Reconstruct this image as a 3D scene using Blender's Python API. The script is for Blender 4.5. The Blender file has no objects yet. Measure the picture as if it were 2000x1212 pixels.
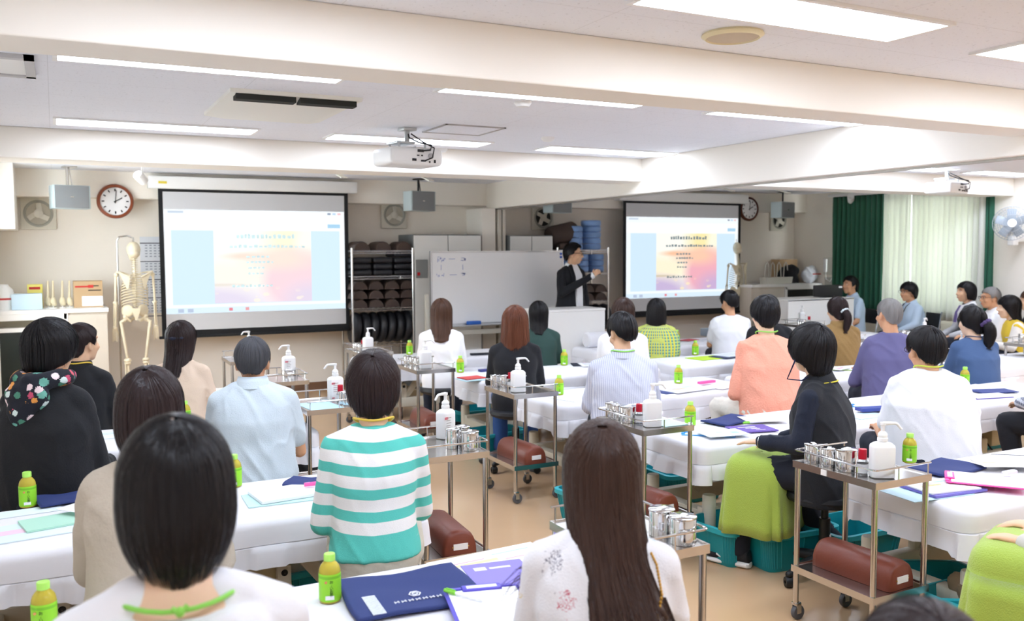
import bpy, bmesh, math, random
import numpy as np
from mathutils import Vector, Matrix, noise

random.seed(7)
SC = bpy.context.scene
COL = SC.collection
R = math.radians

# ---------------------------------------------------------------- camera
FPX, PITCH, YAW, ROLL, HC = 1742.2, R(3.827), R(27.091), R(0.244), 1.65
_fw = np.array([math.sin(YAW)*math.cos(PITCH), math.cos(YAW)*math.cos(PITCH), -math.sin(PITCH)])
_r = np.array([math.cos(YAW), -math.sin(YAW), 0.0])
_d = np.cross(_fw, _r)
_c, _s = math.cos(ROLL), math.sin(ROLL)
RC = np.array([_c*_r + _s*_d, -_s*_r + _c*_d, _fw])
cam_d = bpy.data.cameras.new('camera')
cam = bpy.data.objects.new('camera', cam_d)
COL.objects.link(cam)
cam_d.sensor_width = 36.0
cam_d.lens = FPX*36.0/2000.0
cam_d.clip_start = 0.05
M = Matrix.Identity(4)
for i in range(3):
    M[i][0] = RC[0][i]; M[i][1] = -RC[1][i]; M[i][2] = -RC[2][i]
M[2][3] = HC
cam.matrix_world = M
cam_d.dof.use_dof = True
cam_d.dof.focus_distance = 4.2
cam_d.dof.aperture_fstop = 3.2
SC.camera = cam

# ---------------------------------------------------------------- world, exposure
SC.view_settings.view_transform = 'Standard'
SC.view_settings.look = 'None'
SC.view_settings.gamma = 1.0
SC.view_settings.use_curve_mapping = False
SC.view_settings.exposure = 1.05
SC.cycles.use_denoising = True
SC.cycles.max_bounces = 8
SC.cycles.diffuse_bounces = 5
SC.cycles.glossy_bounces = 3
SC.cycles.transmission_bounces = 6
SC.cycles.transparent_max_bounces = 8
SC.cycles.caustics_reflective = False
SC.cycles.caustics_refractive = False
SC.cycles.sample_clamp_indirect = 6.0
wd = bpy.data.worlds.new('daylight'); SC.world = wd
wd.use_nodes = True
bg = wd.node_tree.nodes['Background']
bg.inputs[0].default_value = (0.88, 0.96, 1.0, 1); bg.inputs[1].default_value = 7.0
PANEL_LIGHT = 9.0

def at(x, y, Z=None, Y=None, X=None):
    """a pixel of the 2000x1212 photograph as a point on a plane of the room"""
    v = RC.T @ np.array([(x-1000)/FPX, (y-606)/FPX, 1.0])
    t = (Z-HC)/v[2] if Z is not None else Y/v[1] if Y is not None else X/v[0]
    return Vector((v[0]*t, v[1]*t, HC+v[2]*t))

# ---------------------------------------------------------------- materials
def lin(c):
    if isinstance(c, str):
        c = c.lstrip('#'); c = [int(c[i:i+2], 16)/255 for i in (0, 2, 4)]
        return tuple(x/12.92 if x <= .04045 else ((x+.055)/1.055)**2.4 for x in c)
    return tuple(c)
_mats = {}
def mat(name, col='#cccccc', rough=.5, metal=0., bump=0., bscale=80., vary=0., vscale=6., trans=0., alpha=1., emit=0., spec=.5, sheen=0., coat=0., ior=1.45, stretch=None, sss=0.):
    if name in _mats: return _mats[name]
    m = bpy.data.materials.new(name); m.use_nodes = True
    nt = m.node_tree; N = nt.nodes; L = nt.links
    p = N['Principled BSDF']
    c = lin(col)
    p.inputs['Base Color'].default_value = (*c, 1)
    p.inputs['Roughness'].default_value = rough
    p.inputs['Metallic'].default_value = metal
    p.inputs['Specular IOR Level'].default_value = spec
    p.inputs['IOR'].default_value = ior
    p.inputs['Transmission Weight'].default_value = trans
    p.inputs['Alpha'].default_value = alpha
    if sheen: p.inputs['Sheen Weight'].default_value = sheen
    if coat: p.inputs['Coat Weight'].default_value = coat; p.inputs['Coat Roughness'].default_value = .12
    if sss:
        p.inputs['Subsurface Weight'].default_value = sss
        p.inputs['Subsurface Radius'].default_value = (.012, .005, .003)
        p.inputs['Subsurface Scale'].default_value = 1.0
    if emit:
        p.inputs['Emission Color'].default_value = (*c, 1); p.inputs['Emission Strength'].default_value = emit
    tc = None
    if bump or vary:
        tc = N.new('ShaderNodeTexCoord'); src = tc.outputs['Object']
        if stretch:
            mp = N.new('ShaderNodeMapping'); mp.inputs['Scale'].default_value = stretch
            L.new(src, mp.inputs['Vector']); src = mp.outputs['Vector']
    if vary:
        n = N.new('ShaderNodeTexNoise'); n.inputs['Scale'].default_value = vscale; n.inputs['Detail'].default_value = 5
        L.new(src, n.inputs['Vector'])
        mx = N.new('ShaderNodeMix'); mx.data_type = 'RGBA'
        mx.inputs[6].default_value = (*[x*(1-vary) for x in c], 1); mx.inputs[7].default_value = (*[min(1, x*(1+vary)) for x in c], 1)
        L.new(n.outputs['Fac'], mx.inputs[0]); L.new(mx.outputs[2], p.inputs['Base Color'])
    if bump:
        n2 = N.new('ShaderNodeTexNoise'); n2.inputs['Scale'].default_value = bscale; n2.inputs['Detail'].default_value = 3
        L.new(src, n2.inputs['Vector'])
        b = N.new('ShaderNodeBump'); b.inputs['Strength'].default_value = bump; b.inputs['Distance'].default_value = .01
        L.new(n2.outputs['Fac'], b.inputs['Height']); L.new(b.outputs['Normal'], p.inputs['Normal'])
    _mats[name] = m
    return m
def nodes_of(m): return m.node_tree, m.node_tree.nodes, m.node_tree.links, m.node_tree.nodes['Principled BSDF']
def ramp(N, stops, interp='CONSTANT'):
    r = N.new('ShaderNodeValToRGB'); cr = r.color_ramp; cr.interpolation = interp
    while len(cr.elements) > 1: cr.elements.remove(cr.elements[-1])
    cr.elements[0].position = stops[0][0]; cr.elements[0].color = (*lin(stops[0][1]), 1)
    for ps, c in stops[1:]:
        e = cr.elements.new(ps); e.color = (*lin(c), 1)
    return r
def mth(nt, op, a, b=None, c=None):
    n = nt.nodes.new('ShaderNodeMath'); n.operation = op
    for i, v in enumerate((a, b, c)):
        if v is None: continue
        if isinstance(v, (int, float)): n.inputs[i].default_value = v
        else: nt.links.new(v, n.inputs[i])
    return n.outputs[0]
def objxyz(nt):
    tc = nt.nodes.new('ShaderNodeTexCoord'); s = nt.nodes.new('ShaderNodeSeparateXYZ')
    nt.links.new(tc.outputs['Object'], s.inputs[0]); return s.outputs[0], s.outputs[1], s.outputs[2], tc.outputs['Object']
def mixc(nt, fac, a, b):
    n = nt.nodes.new('ShaderNodeMix'); n.data_type = 'RGBA'
    for i, v in ((0, fac), (6, a), (7, b)):
        if isinstance(v, (int, float)): n.inputs[i].default_value = v
        elif isinstance(v, (tuple, str)): n.inputs[i].default_value = (*lin(v), 1)
        else: nt.links.new(v, n.inputs[i])
    return n.outputs[2]

# ---------------------------------------------------------------- mesh builder
class MB:
    def __init__(s): s.v = []; s.f = []
    def add(s, vs, fs, M=None):
        o = len(s.v)
        if M is not None: vs = [M @ Vector(v) for v in vs]
        s.v += [tuple(v) for v in vs]; s.f += [tuple(i+o for i in f) for f in fs]; return s
    def box(s, x0, x1, y0, y1, z0, z1, r=0., M=None, seg=2):
        if r <= 0:
            vs = [(x, y, z) for z in (z0, z1) for y in (y0, y1) for x in (x0, x1)]
            return s.add(vs, [(0, 2, 3, 1), (4, 5, 7, 6), (0, 1, 5, 4), (2, 6, 7, 3), (0, 4, 6, 2), (1, 3, 7, 5)], M)
        bm = bmesh.new(); bmesh.ops.create_cube(bm, size=1.0)
        for v in bm.verts:
            v.co = ((x0+x1)/2+v.co.x*(x1-x0), (y0+y1)/2+v.co.y*(y1-y0), (z0+z1)/2+v.co.z*(z1-z0))
        bmesh.ops.bevel(bm, geom=bm.edges[:], offset=r, segments=seg, profile=.5, affect='EDGES')
        bm.verts.index_update()
        s.add([v.co[:] for v in bm.verts], [[v.index for v in f.verts] for f in bm.faces], M); bm.free(); return s
    def loft(s, rings, cap=True, closed=True, M=None):
        n = len(rings[0]); vs = [p for r in rings for p in r]; fs = []
        for i in range(len(rings)-1):
            for j in range(n if closed else n-1):
                k = (j+1) % n
                fs.append((i*n+j, i*n+k, (i+1)*n+k, (i+1)*n+j))
        if cap and closed:
            fs.append(tuple(range(n-1, -1, -1))); fs.append(tuple((len(rings)-1)*n+j for j in range(n)))
        return s.add(vs, fs, M)
    def tube(s, pts, r, n=8, cap=True):
        pts = [Vector(p) for p in pts]; rad = r if isinstance(r, (list, tuple)) else [r]*len(pts)
        rings = []; t0 = (pts[1]-pts[0]).normalized()
        u = t0.orthogonal().normalized()
        for i, p in enumerate(pts):
            a = pts[max(i-1, 0)]; b = pts[min(i+1, len(pts)-1)]; t = (b-a).normalized()
            u = (u-t*u.dot(t))
            if u.length < 1e-6: u = t.orthogonal()
            u.normalize(); w = t.cross(u)
            rings.append([p+(u*math.cos(2*math.pi*j/n)+w*math.sin(2*math.pi*j/n))*rad[i] for j in range(n)])
        return s.loft(rings, cap)
    def cyl(s, p0, p1, r0, r1=None, n=16): return s.tube([p0, p1], [r0, r0 if r1 is None else r1], n)
    def lathe(s, prof, c=(0, 0, 0), n=24, M=None, cap=False):
        rings = [[(c[0]+r*math.cos(2*math.pi*j/n), c[1]+r*math.sin(2*math.pi*j/n), c[2]+z) for j in range(n)] for r, z in prof]
        return s.loft(rings, cap, M=M)
    def ell(s, c, rad, M=None, nu=16, nv=10):
        c = Vector(c); rings = []
        for i in range(nv+1):
            th = math.pi*(i/nv); th = min(max(th, .06), math.pi-.06)
            rings.append([Vector((rad[0]*math.sin(th)*math.cos(2*math.pi*j/nu), rad[1]*math.sin(th)*math.sin(2*math.pi*j/nu), -rad[2]*math.cos(th))) for j in range(nu)])
        if M is not None: rings = [[M.to_3x3() @ p for p in r] for r in rings]
        return s.loft([[c+p for p in r] for r in rings])
    def rc(s, p0, r0, p1, r1, n=12):
        p0, p1 = Vector(p0), Vector(p1); d = (p1-p0)
        if d.length < 1e-5: return s.ell(p0, (r0,)*3)
        t = d.normalized(); pts = []; rad = []
        for k in range(4): a = R(4+86*k/4); pts.append(p0-t*r0*math.cos(a)); rad.append(r0*math.sin(a))
        pts.append(p0); rad.append(r0); pts.append(p1); rad.append(r1)
        for k in range(1, 5): a = R(86*k/4); pts.append(p1+t*r1*math.sin(a)); rad.append(r1*math.cos(a))
        return s.tube(pts, rad, n)
    def chain(s, pts, rads, n=12):
        for i in range(len(pts)-1): s.rc(pts[i], rads[i], pts[i+1], rads[i+1], n)
        return s
    def grid(s, fn, nu, nv, closed_u=False):
        vs = [fn(i/nu, j/nv) for j in range(nv+1) for i in range(nu+(0 if closed_u else 1))]
        w = nu if closed_u else nu+1; fs = []
        for j in range(nv):
            for i in range(nu):
                k = (i+1) % w
                fs.append((j*w+i, j*w+k, (j+1)*w+k, (j+1)*w+i))
        return s.add(vs, fs)
    def mesh(s, name):
        me = bpy.data.meshes.new(name); me.from_pydata(s.v, [], s.f); me.update(); return me

def link(name, me, m=None, parent=None, smooth=40):
    o = bpy.data.objects.new(name, me); COL.objects.link(o)
    if m is not None:
        me.materials.clear()
        for x in (m if isinstance(m, (list, tuple)) else [m]): me.materials.append(x)
    if smooth:
        me.shade_smooth()
        if smooth < 180: me.set_sharp_from_angle(angle=R(smooth))
    if parent is not None: o.parent = parent
    return o
def put(name, mb, m, parent=None, smooth=40, solid=0., loc=None):
    o = link(name, mb.mesh(name), m, parent, smooth)
    if solid:
        md = o.modifiers.new('thickness', 'SOLIDIFY'); md.thickness = solid; md.offset = 0
    if loc is not None: o.location = loc
    return o
def tag(o, label=None, cat=None, group=None, kind=None):
    if label: o['label'] = label
    if cat: o['category'] = cat
    if group: o['group'] = group
    if kind: o['kind'] = kind
    return o
def empty(name, loc=(0, 0, 0), rz=0., label=None, cat=None, group=None):
    o = bpy.data.objects.new(name, None); COL.objects.link(o); o.empty_display_size = .1
    o.location = loc; o.rotation_euler = (0, 0, rz)
    return tag(o, label, cat, group)
def dup(o, loc=None, rz=None, label=None, group=None, parent=None):
    c = o.copy(); COL.objects.link(c)
    if parent is not None: c.parent = parent
    for ch in list(o.children): dup(ch, parent=c)
    if loc is not None: c.location = loc
    if rz is not None: c.rotation_euler = (0, 0, rz)
    return tag(c, label, None, group)
def struct(name, mb, m, smooth=0, parent=None):
    return tag(put(name, mb, m, parent, smooth), kind='structure')
def cmesh(name, mb, voxel, smooth=4, disp=None):
    """fuse the overlapping closed shells of mb into one continuous skin"""
    me = mb.mesh(name); o = bpy.data.objects.new(name, me); COL.objects.link(o)
    md = o.modifiers.new('r', 'REMESH'); md.mode = 'VOXEL'; md.voxel_size = voxel; md.use_smooth_shade = True
    if smooth:
        ms = o.modifiers.new('s', 'SMOOTH'); ms.factor = .5; ms.iterations = smooth
    dg = bpy.context.evaluated_depsgraph_get()
    out = bpy.data.meshes.new_from_object(o.evaluated_get(dg)); out.name = name
    bpy.data.objects.remove(o); bpy.data.meshes.remove(me)
    if disp:
        n = len(out.vertices); co = np.empty(n*3); no = np.empty(n*3)
        out.vertices.foreach_get('co', co); out.vertices.foreach_get('normal', no)
        co = co.reshape(-1, 3); no = no.reshape(-1, 3)
        a, fr, st, sd = disp
        d = np.array([noise.noise((p[0]*fr+sd, p[1]*fr, p[2]*fr*st+sd)) + .5*noise.noise((p[0]*fr*2.1+sd, p[1]*fr*2.1, p[2]*fr*st*2.3)) for p in co])
        d = np.sign(d)*np.abs(d)**.8
        fo = np.array([(1-abs(noise.noise((p[0]*9+p[2]*4+sd, p[1]*9-p[2]*3, p[2]*7+p[0]*6+sd*2))))**5*(.5+noise.noise((p[0]*4, p[1]*4+sd, p[2]*4))) for p in co])
        d = d*.8 + fo*1.5
        co += no*(a*d)[:, None]
        out.vertices.foreach_set('co', co.ravel()); out.update()
    return out

# common materials
STEEL = mat('brushed stainless steel', '#c9c6c2', .22, 1.0, bump=.02, bscale=60)
STEELD = mat('polished steel', '#d8d8d8', .10, 1.0)
CHROME = mat('chrome', '#dcdcdc', .15, 1.0)
BLACKP = mat('black plastic', '#17181a', .45)
BLACKM = mat('black vinyl', '#1b1c20', .5)
WHITEP = mat('white plastic', '#f2f2f0', .4)
WHITEPAPER = mat('white paper', '#f4f4f4', .7)
CREAM = mat('cream enamel', '#e6e0d2', .4)
GREYR = mat('grey rubber', '#55565a', .6)
# ================================================================ SETTING
XL, XR, YB, YW, ZC, XP = -0.62, 10.4, -1.5, 10.55, 2.5, 4.91
m_wall = mat('cream wall paint', '#f2ebe0', .8, vary=.02, vscale=3)
m_beam = mat('cream beam paint', '#f6f0e5', .8)
m_white = mat('white wall paint', '#f4efe6', .8)
m_ceil = mat('white acoustic ceiling board', '#f1f3f9', .9)
nt, N, L, p = nodes_of(m_ceil)
x, y, z, o = objxyz(nt)
def grid_line(nt, v, period, w):
    f = mth(nt, 'FRACT', mth(nt, 'DIVIDE', v, period)); return mth(nt, 'LESS_THAN', f, w/period)
gl = mth(nt, 'MAXIMUM', grid_line(nt, x, .91, .003), grid_line(nt, y, .455, .003))
nz = N.new('ShaderNodeTexNoise'); nz.inputs['Scale'].default_value = 60; nz.inputs['Detail'].default_value = 6
L.new(o, nz.inputs['Vector'])
pit = mth(nt, 'MULTIPLY', mth(nt, 'LESS_THAN', nz.outputs['Fac'], .36), .25)
L.new(mixc(nt, mth(nt, 'MAXIMUM', mth(nt, 'MULTIPLY', gl, .3), pit), '#f1f3f9', '#a9a7a8'), p.inputs['Base Color'])
m_floor = mat('tan vinyl floor', '#cda983', .26, vary=.05, vscale=2.5, coat=.3)
nt, N, L, p = nodes_of(m_floor)
m_base = mat('brown vinyl baseboard', '#7a5a44', .5)
m_opening_shade = mat('dark opening', '#23241f', .8)  # flat dark colour painted for the shade inside openings and slots

struct('floor', MB().box(XL-.2, XR+.2, YB-.2, YW+.2, -.1, 0), m_floor)
struct('ceiling', MB().box(XL-.2, XR+.2, YB-.2, YW+.2, ZC, ZC+.1), m_ceil)
struct('wall_front', MB().box(XL-.2, XR+.2, YW, YW+.2, 0, ZC), m_wall)
struct('wall_back', MB().box(XL-.2, XR+.2, YB-.2, YB, 0, ZC), m_wall)
LY0, LY1 = 7.7, 9.3
mb = MB(); mb.box(XL-.2, XL, YB, LY0, 0, ZC).box(XL-.2, XL, LY1, YW, 0, ZC).box(XL-.2, XL, LY0, LY1, 0, .9).box(XL-.2, XL, LY0, LY1, 2.3, ZC)
struct('wall_left', mb, m_wall)
WY0, WY1, WZ0, WZ1 = 7.35, 9.55, .85, 2.36
mb = MB(); mb.box(XR, XR+.2, YB, WY0, 0, ZC).box(XR, XR+.2, WY1, YW, 0, ZC).box(XR, XR+.2, WY0, WY1, 0, WZ0).box(XR, XR+.2, WY0, WY1, WZ1, ZC)
struct('wall_right', mb, m_wall)
win = MB()
for a, b in ((WY0, WY0+.05), (WY1-.05, WY1), ((WY0+WY1)/2-.03, (WY0+WY1)/2+.03)): win.box(XR+.06, XR+.11, a, b, WZ0, WZ1)
win.box(XR+.06, XR+.11, WY0, WY1, WZ0, WZ0+.05).box(XR+.06, XR+.11, WY0, WY1, WZ1-.05, WZ1)
wo = struct('window_1', win, mat('aluminium', '#b9bcbd', .4, .8))
m_glass = bpy.data.materials.new('window glass'); m_glass.use_nodes = True
nt, N, L, p = nodes_of(m_glass)
_t = N.new('ShaderNodeBsdfTransparent'); _g = N.new('ShaderNodeBsdfGlossy'); _g.inputs['Roughness'].default_value = .02
_m = N.new('ShaderNodeMixShader'); _m.inputs[0].default_value = .06
L.new(_t.outputs[0], _m.inputs[1]); L.new(_g.outputs[0], _m.inputs[2])
L.new(_m.outputs[0], [n for n in N if n.type == 'OUTPUT_MATERIAL'][0].inputs[0])
struct('pane', MB().box(XR+.08, XR+.085, WY0+.05, WY1-.05, WZ0+.05, WZ1-.05), m_glass, parent=wo)

wl = MB()
for a, b in ((LY0, LY0+.05), (LY1-.05, LY1), ((LY0+LY1)/2-.03, (LY0+LY1)/2+.03)): wl.box(XL-.12, XL-.07, a, b, .9, 2.3)
wl.box(XL-.12, XL-.07, LY0, LY1, .9, .95).box(XL-.12, XL-.07, LY0, LY1, 2.25, 2.3)
wo = struct('window_2', wl, mat('aluminium'))  # unseen window, added to account for the bright front-left corner
struct('pane', MB().box(XL-.1, XL-.095, LY0+.05, LY1-.05, .95, 2.25), m_glass, parent=wo)
def tm(n, mb, m=m_beam): return struct('trim_%d' % n, mb, m)
tm(1, MB().box(XL, XR, 3.06, 3.31, 2.29, ZC, .006))          # cross beam over the near bay
tm(2, MB().box(XL, XR, 6.93, 7.30, 2.29, ZC, .006))          # second cross beam
tm(3, MB().box(XP, XP+.16, YB, 10.3, 2.18, ZC, .006))        # beam of the folding partition
mb = MB().box(XP+.06, XP+.1, YB, 10.3, 2.165, 2.18); tm(4, mb, mat('partition rail', '#a9a59d', .4, .6))
tm(5, MB().box(XL, XR, 10.3, YW, 2.22, ZC, .004))            # soffit on the front wall
tm(6, MB().box(XP-.17, XP+.02, 10.08, YW, 0, 2.18, .006), m_white)
tm(7, MB().box(XP+.05, XP+.09, 10.06, 10.2, 0, 2.165).box(XP+.11, XP+.15, 10.06, 10.2, 0, 2.165), mat('pale door track', '#d9d2c6', .5))
tm(8, MB().box(XL, at(28, 400, Y=9.7).x, 9.7, YW, at(14, 447, Y=9.7).z, ZC, .004), m_white)   # boxed duct in the corner
mb = MB().box(XL, XR, YW-.012, YW, 0, .09); struct('baseboard_front', mb, m_base)
struct('baseboard_right', MB().box(XR-.012, XR, YB, YW, 0, .09), m_base)
struct('baseboard_left', MB().box(XL, XL+.012, YB, YW, 0, .09), m_base)

# ---- ceiling lights: recessed panels, the only lamps that are lit
m_diff = mat('lit diffuser', '#e2edff', .5, emit=PANEL_LIGHT)
m_fr = mat('white light frame', '#f4f4f2', .4)
def ceiling_light(x0, y0, label, w=1.24, d=.28):
    t = empty('ceiling_light', (x0, y0, ZC), 0, label, 'ceiling light', 'recessed ceiling lights')
    f = MB().box(-.02, w+.02, -.02, 0, -.012, .0).box(-.02, w+.02, d, d+.02, -.012, 0).box(-.02, 0, 0, d, -.012, 0).box(w, w+.02, 0, d, -.012, 0)
    put('light_frame', f, m_fr, t, 0)
    put('diffuser', MB().box(0, w, 0, d, -.008, -.002), m_diff, t, 0)
rown = [(.45, 'over the front seats'), (2.3, 'before the first cross beam'), (4.15, 'just behind the first cross beam'), (6.35, 'just before the second cross beam')]
coln = [(0.0, 'first from the wall'), (1.79, 'second from the wall'), (3.58, 'third from the wall'), (5.5, 'just past the partition beam'), (7.3, 'second from the window'), (9.0, 'beside the window')]
for yy, rn in rown:
    for xx, cn in coln:
        ceiling_light(xx+(.04 if yy > 4 else 0), yy, 'lit ceiling panel %s, %s' % (rn, cn))

# ---- ceiling speaker
t = empty('ceiling_speaker', (*at(1431, 66, Z=ZC).xy, ZC), 0, 'round beige ceiling speaker before the first cross beam', 'speaker')
put('rim', MB().lathe([(.118, 0), (.122, -.008), (.105, -.02), (.1, -.012)], n=40), mat('cream rim', '#eadfb8', .5), t)
put('grille', MB().lathe([(.103, -.005), (.103, -.014), (.06, -.02), (.001, -.021)], n=40), mat('beige speaker cloth', '#cdbfa8', .8), t)

# ---- ceiling air conditioner cassettes
m_ac = mat('off white ac plastic', '#f0efe6', .45)
def cassette(x0, x1, y0, y1, label, flaps=False):
    t = empty('air_conditioner', ((x0+x1)/2, (y0+y1)/2, ZC), 0, label, 'air conditioner', 'ceiling cassette air conditioners')
    w, d = (x1-x0)/2, (y1-y0)/2
    put('panel', MB().loft([[(-w, -d, 0), (w, -d, 0), (w, d, 0), (-w, d, 0)], [(-w, -d, -.02), (w, -d, -.02), (w, d, -.02), (-w, d, -.02)], [(-w+.1, -d+.12, -.05), (w-.1, -d+.12, -.05), (w-.1, d-.12, -.05), (-w+.1, d-.12, -.05)]]), m_ac, t, 20)
    put('air_slot', MB().box(-w+.03, -.01, -d+.01, -d+.09, -.052, -.02).box(.01, w-.03, -d+.01, -d+.09, -.052, -.02), m_opening_shade, t, 0)
    if flaps:
        for a, b, sx in ((-w-.03, -d+.1, .06), (w-.03, -d+.1, .06)):
            put('louver', MB().box(a, a+sx, -d+.1, d-.1, -.006, .006, M=Matrix.Translation((0, 0, -.06)) @ Matrix.Rotation(R(14), 4, 'X')), m_ac, t, 0)
        put('louver', MB().box(-w+.08, w-.08, -.05, .05, -.006, .006, M=Matrix.Translation((0, -d-.01, -.075)) @ Matrix.Rotation(R(-35), 4, 'X')), m_ac, t, 0)
cassette(.84, 1.55, 4.84, 5.75, 'square ceiling air conditioner with dark slots between the beams')
cassette(2.5, 3.4, 8.3, 9.2, 'ceiling air conditioner with open louvers before the screen nearer the clock with skeleton', True)
cassette(7.3, 8.2, 8.3, 9.2, 'ceiling air conditioner with open louvers before the screen on the window side', True)
t = tag(put('ceiling_hatch', MB().box(2.37, 2.8, 5.58, 6.0, ZC-.004, ZC), m_ceil, None, 0), 'square ceiling hatch with thin frame beside the ceiling projector', 'hatch')
put('hatch_frame', MB().box(2.36, 2.81, 5.57, 5.585, ZC-.008, ZC).box(2.36, 2.81, 5.995, 6.01, ZC-.008, ZC).box(2.36, 2.375, 5.57, 6.01, ZC-.008, ZC).box(2.795, 2.81, 5.57, 6.01, ZC-.008, ZC), mat('grey trim', '#b5b1ae', .5), t, 0)
t = empty('ceiling_vent', (-.25, 4.66, ZC), 0, 'grey framed ceiling vent close to the wall on the clock side', 'vent')
put('vent_frame', MB().box(-.22, .2, -.24, -.2, -.02, 0).box(-.22, .2, .2, .24, -.02, 0).box(.16, .2, -.24, .24, -.02, 0).box(-.22, -.18, -.24, .24, -.02, 0), mat('vent grey', '#c9c9ca', .5), t, 0)
put('vent_plate', MB().box(-.18, .16, -.2, .2, -.012, 0), m_fr, t, 0)
for px, py, lb in ((1070, 268, 'small round ceiling detector before the second cross beam'), (1021, 198, 'tiny round ceiling detector just behind the first cross beam'), (862, 290, 'small ceiling detector beside the ceiling projector')):
    t = tag(put('smoke_detector', MB().lathe([(.05, 0), (.05, -.012), (.035, -.03), (.001, -.033)], n=24), m_fr, None), lb, 'detector'); t.location = (*at(px, py, Z=ZC).xy, ZC)

# ---- projectors
def projector(px, py, rz, label):
    c = at(px, py, Z=ZC); t = empty('ceiling_projector', c, rz, label, 'projector', 'ceiling projectors')
    b = put('housing', MB().box(-.2, .2, -.15, .15, -.265, -.145, .03, seg=3), WHITEP, t)
    m = MB().box(-.05, .05, -.05, .05, -.02, 0, .004).cyl((0, 0, -.02), (0, 0, -.1), .018).box(-.12, .02, -.08, .08, -.115, -.1, .003)
    for a in (-.1, .1):
        for bb in (-.07, .07): m.cyl((a, bb, -.108), (a, bb, -.15), .008, n=8)
    put('ceiling_mount', m, mat('silver grey metal', '#c3c6c6', .4, .5), t)
    m = MB().lathe([(.045, 0), (.05, .012), (.04, .02), (.034, .006)], M=Matrix.Translation((.08, .148, -.205)) @ Matrix.Rotation(R(-90), 4, 'X'))
    put('lens', m, BLACKP, t)
    m = MB()
    for a, zz, w, h in ((-.03, -.23, .03, .016), (.04, -.235, .034, .012), (.0, -.2, .016, .008), (.03, -.2, .01, .01), (.02, -.168, .045, .018), (.13, -.235, .012, .02), (.09, -.24, .008, .012)):
        m.box(a-w/2, a+w/2, -.157, -.149, zz-h/2, zz+h/2)
    put('ports', m, BLACKP, t, 0)
    m = MB().lathe([(.001, 0), (.02, 0), (.02, .004), (.001, .004)], M=Matrix.Translation((.1, -.152, -.2)) @ Matrix.Rotation(R(90), 4, 'X'))
    put('speaker_grille', m, mat('grey plastic', '#b4b4b6', .6), t)
    m = MB()
    m.tube([(.03, -.155, -.168), (.07, -.2, -.165), (.085, -.19, -.13), (.03, -.12, -.11), (0, -.03, -.07), (0, 0, -.02)], .006, 6)
    m.tube([(.05, -.155, -.235), (.085, -.2, -.215), (.1, -.2, -.15), (.05, -.12, -.1), (.02, -.02, -.04)], .005, 6)
    put('cable', m, BLACKP, t)
projector(795, 250, R(8), 'white ceiling projector hanging before the second cross beam on the clock side')
projector(1850, 330, R(10), 'white ceiling projector hanging on the window side of the partition beam')

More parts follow.
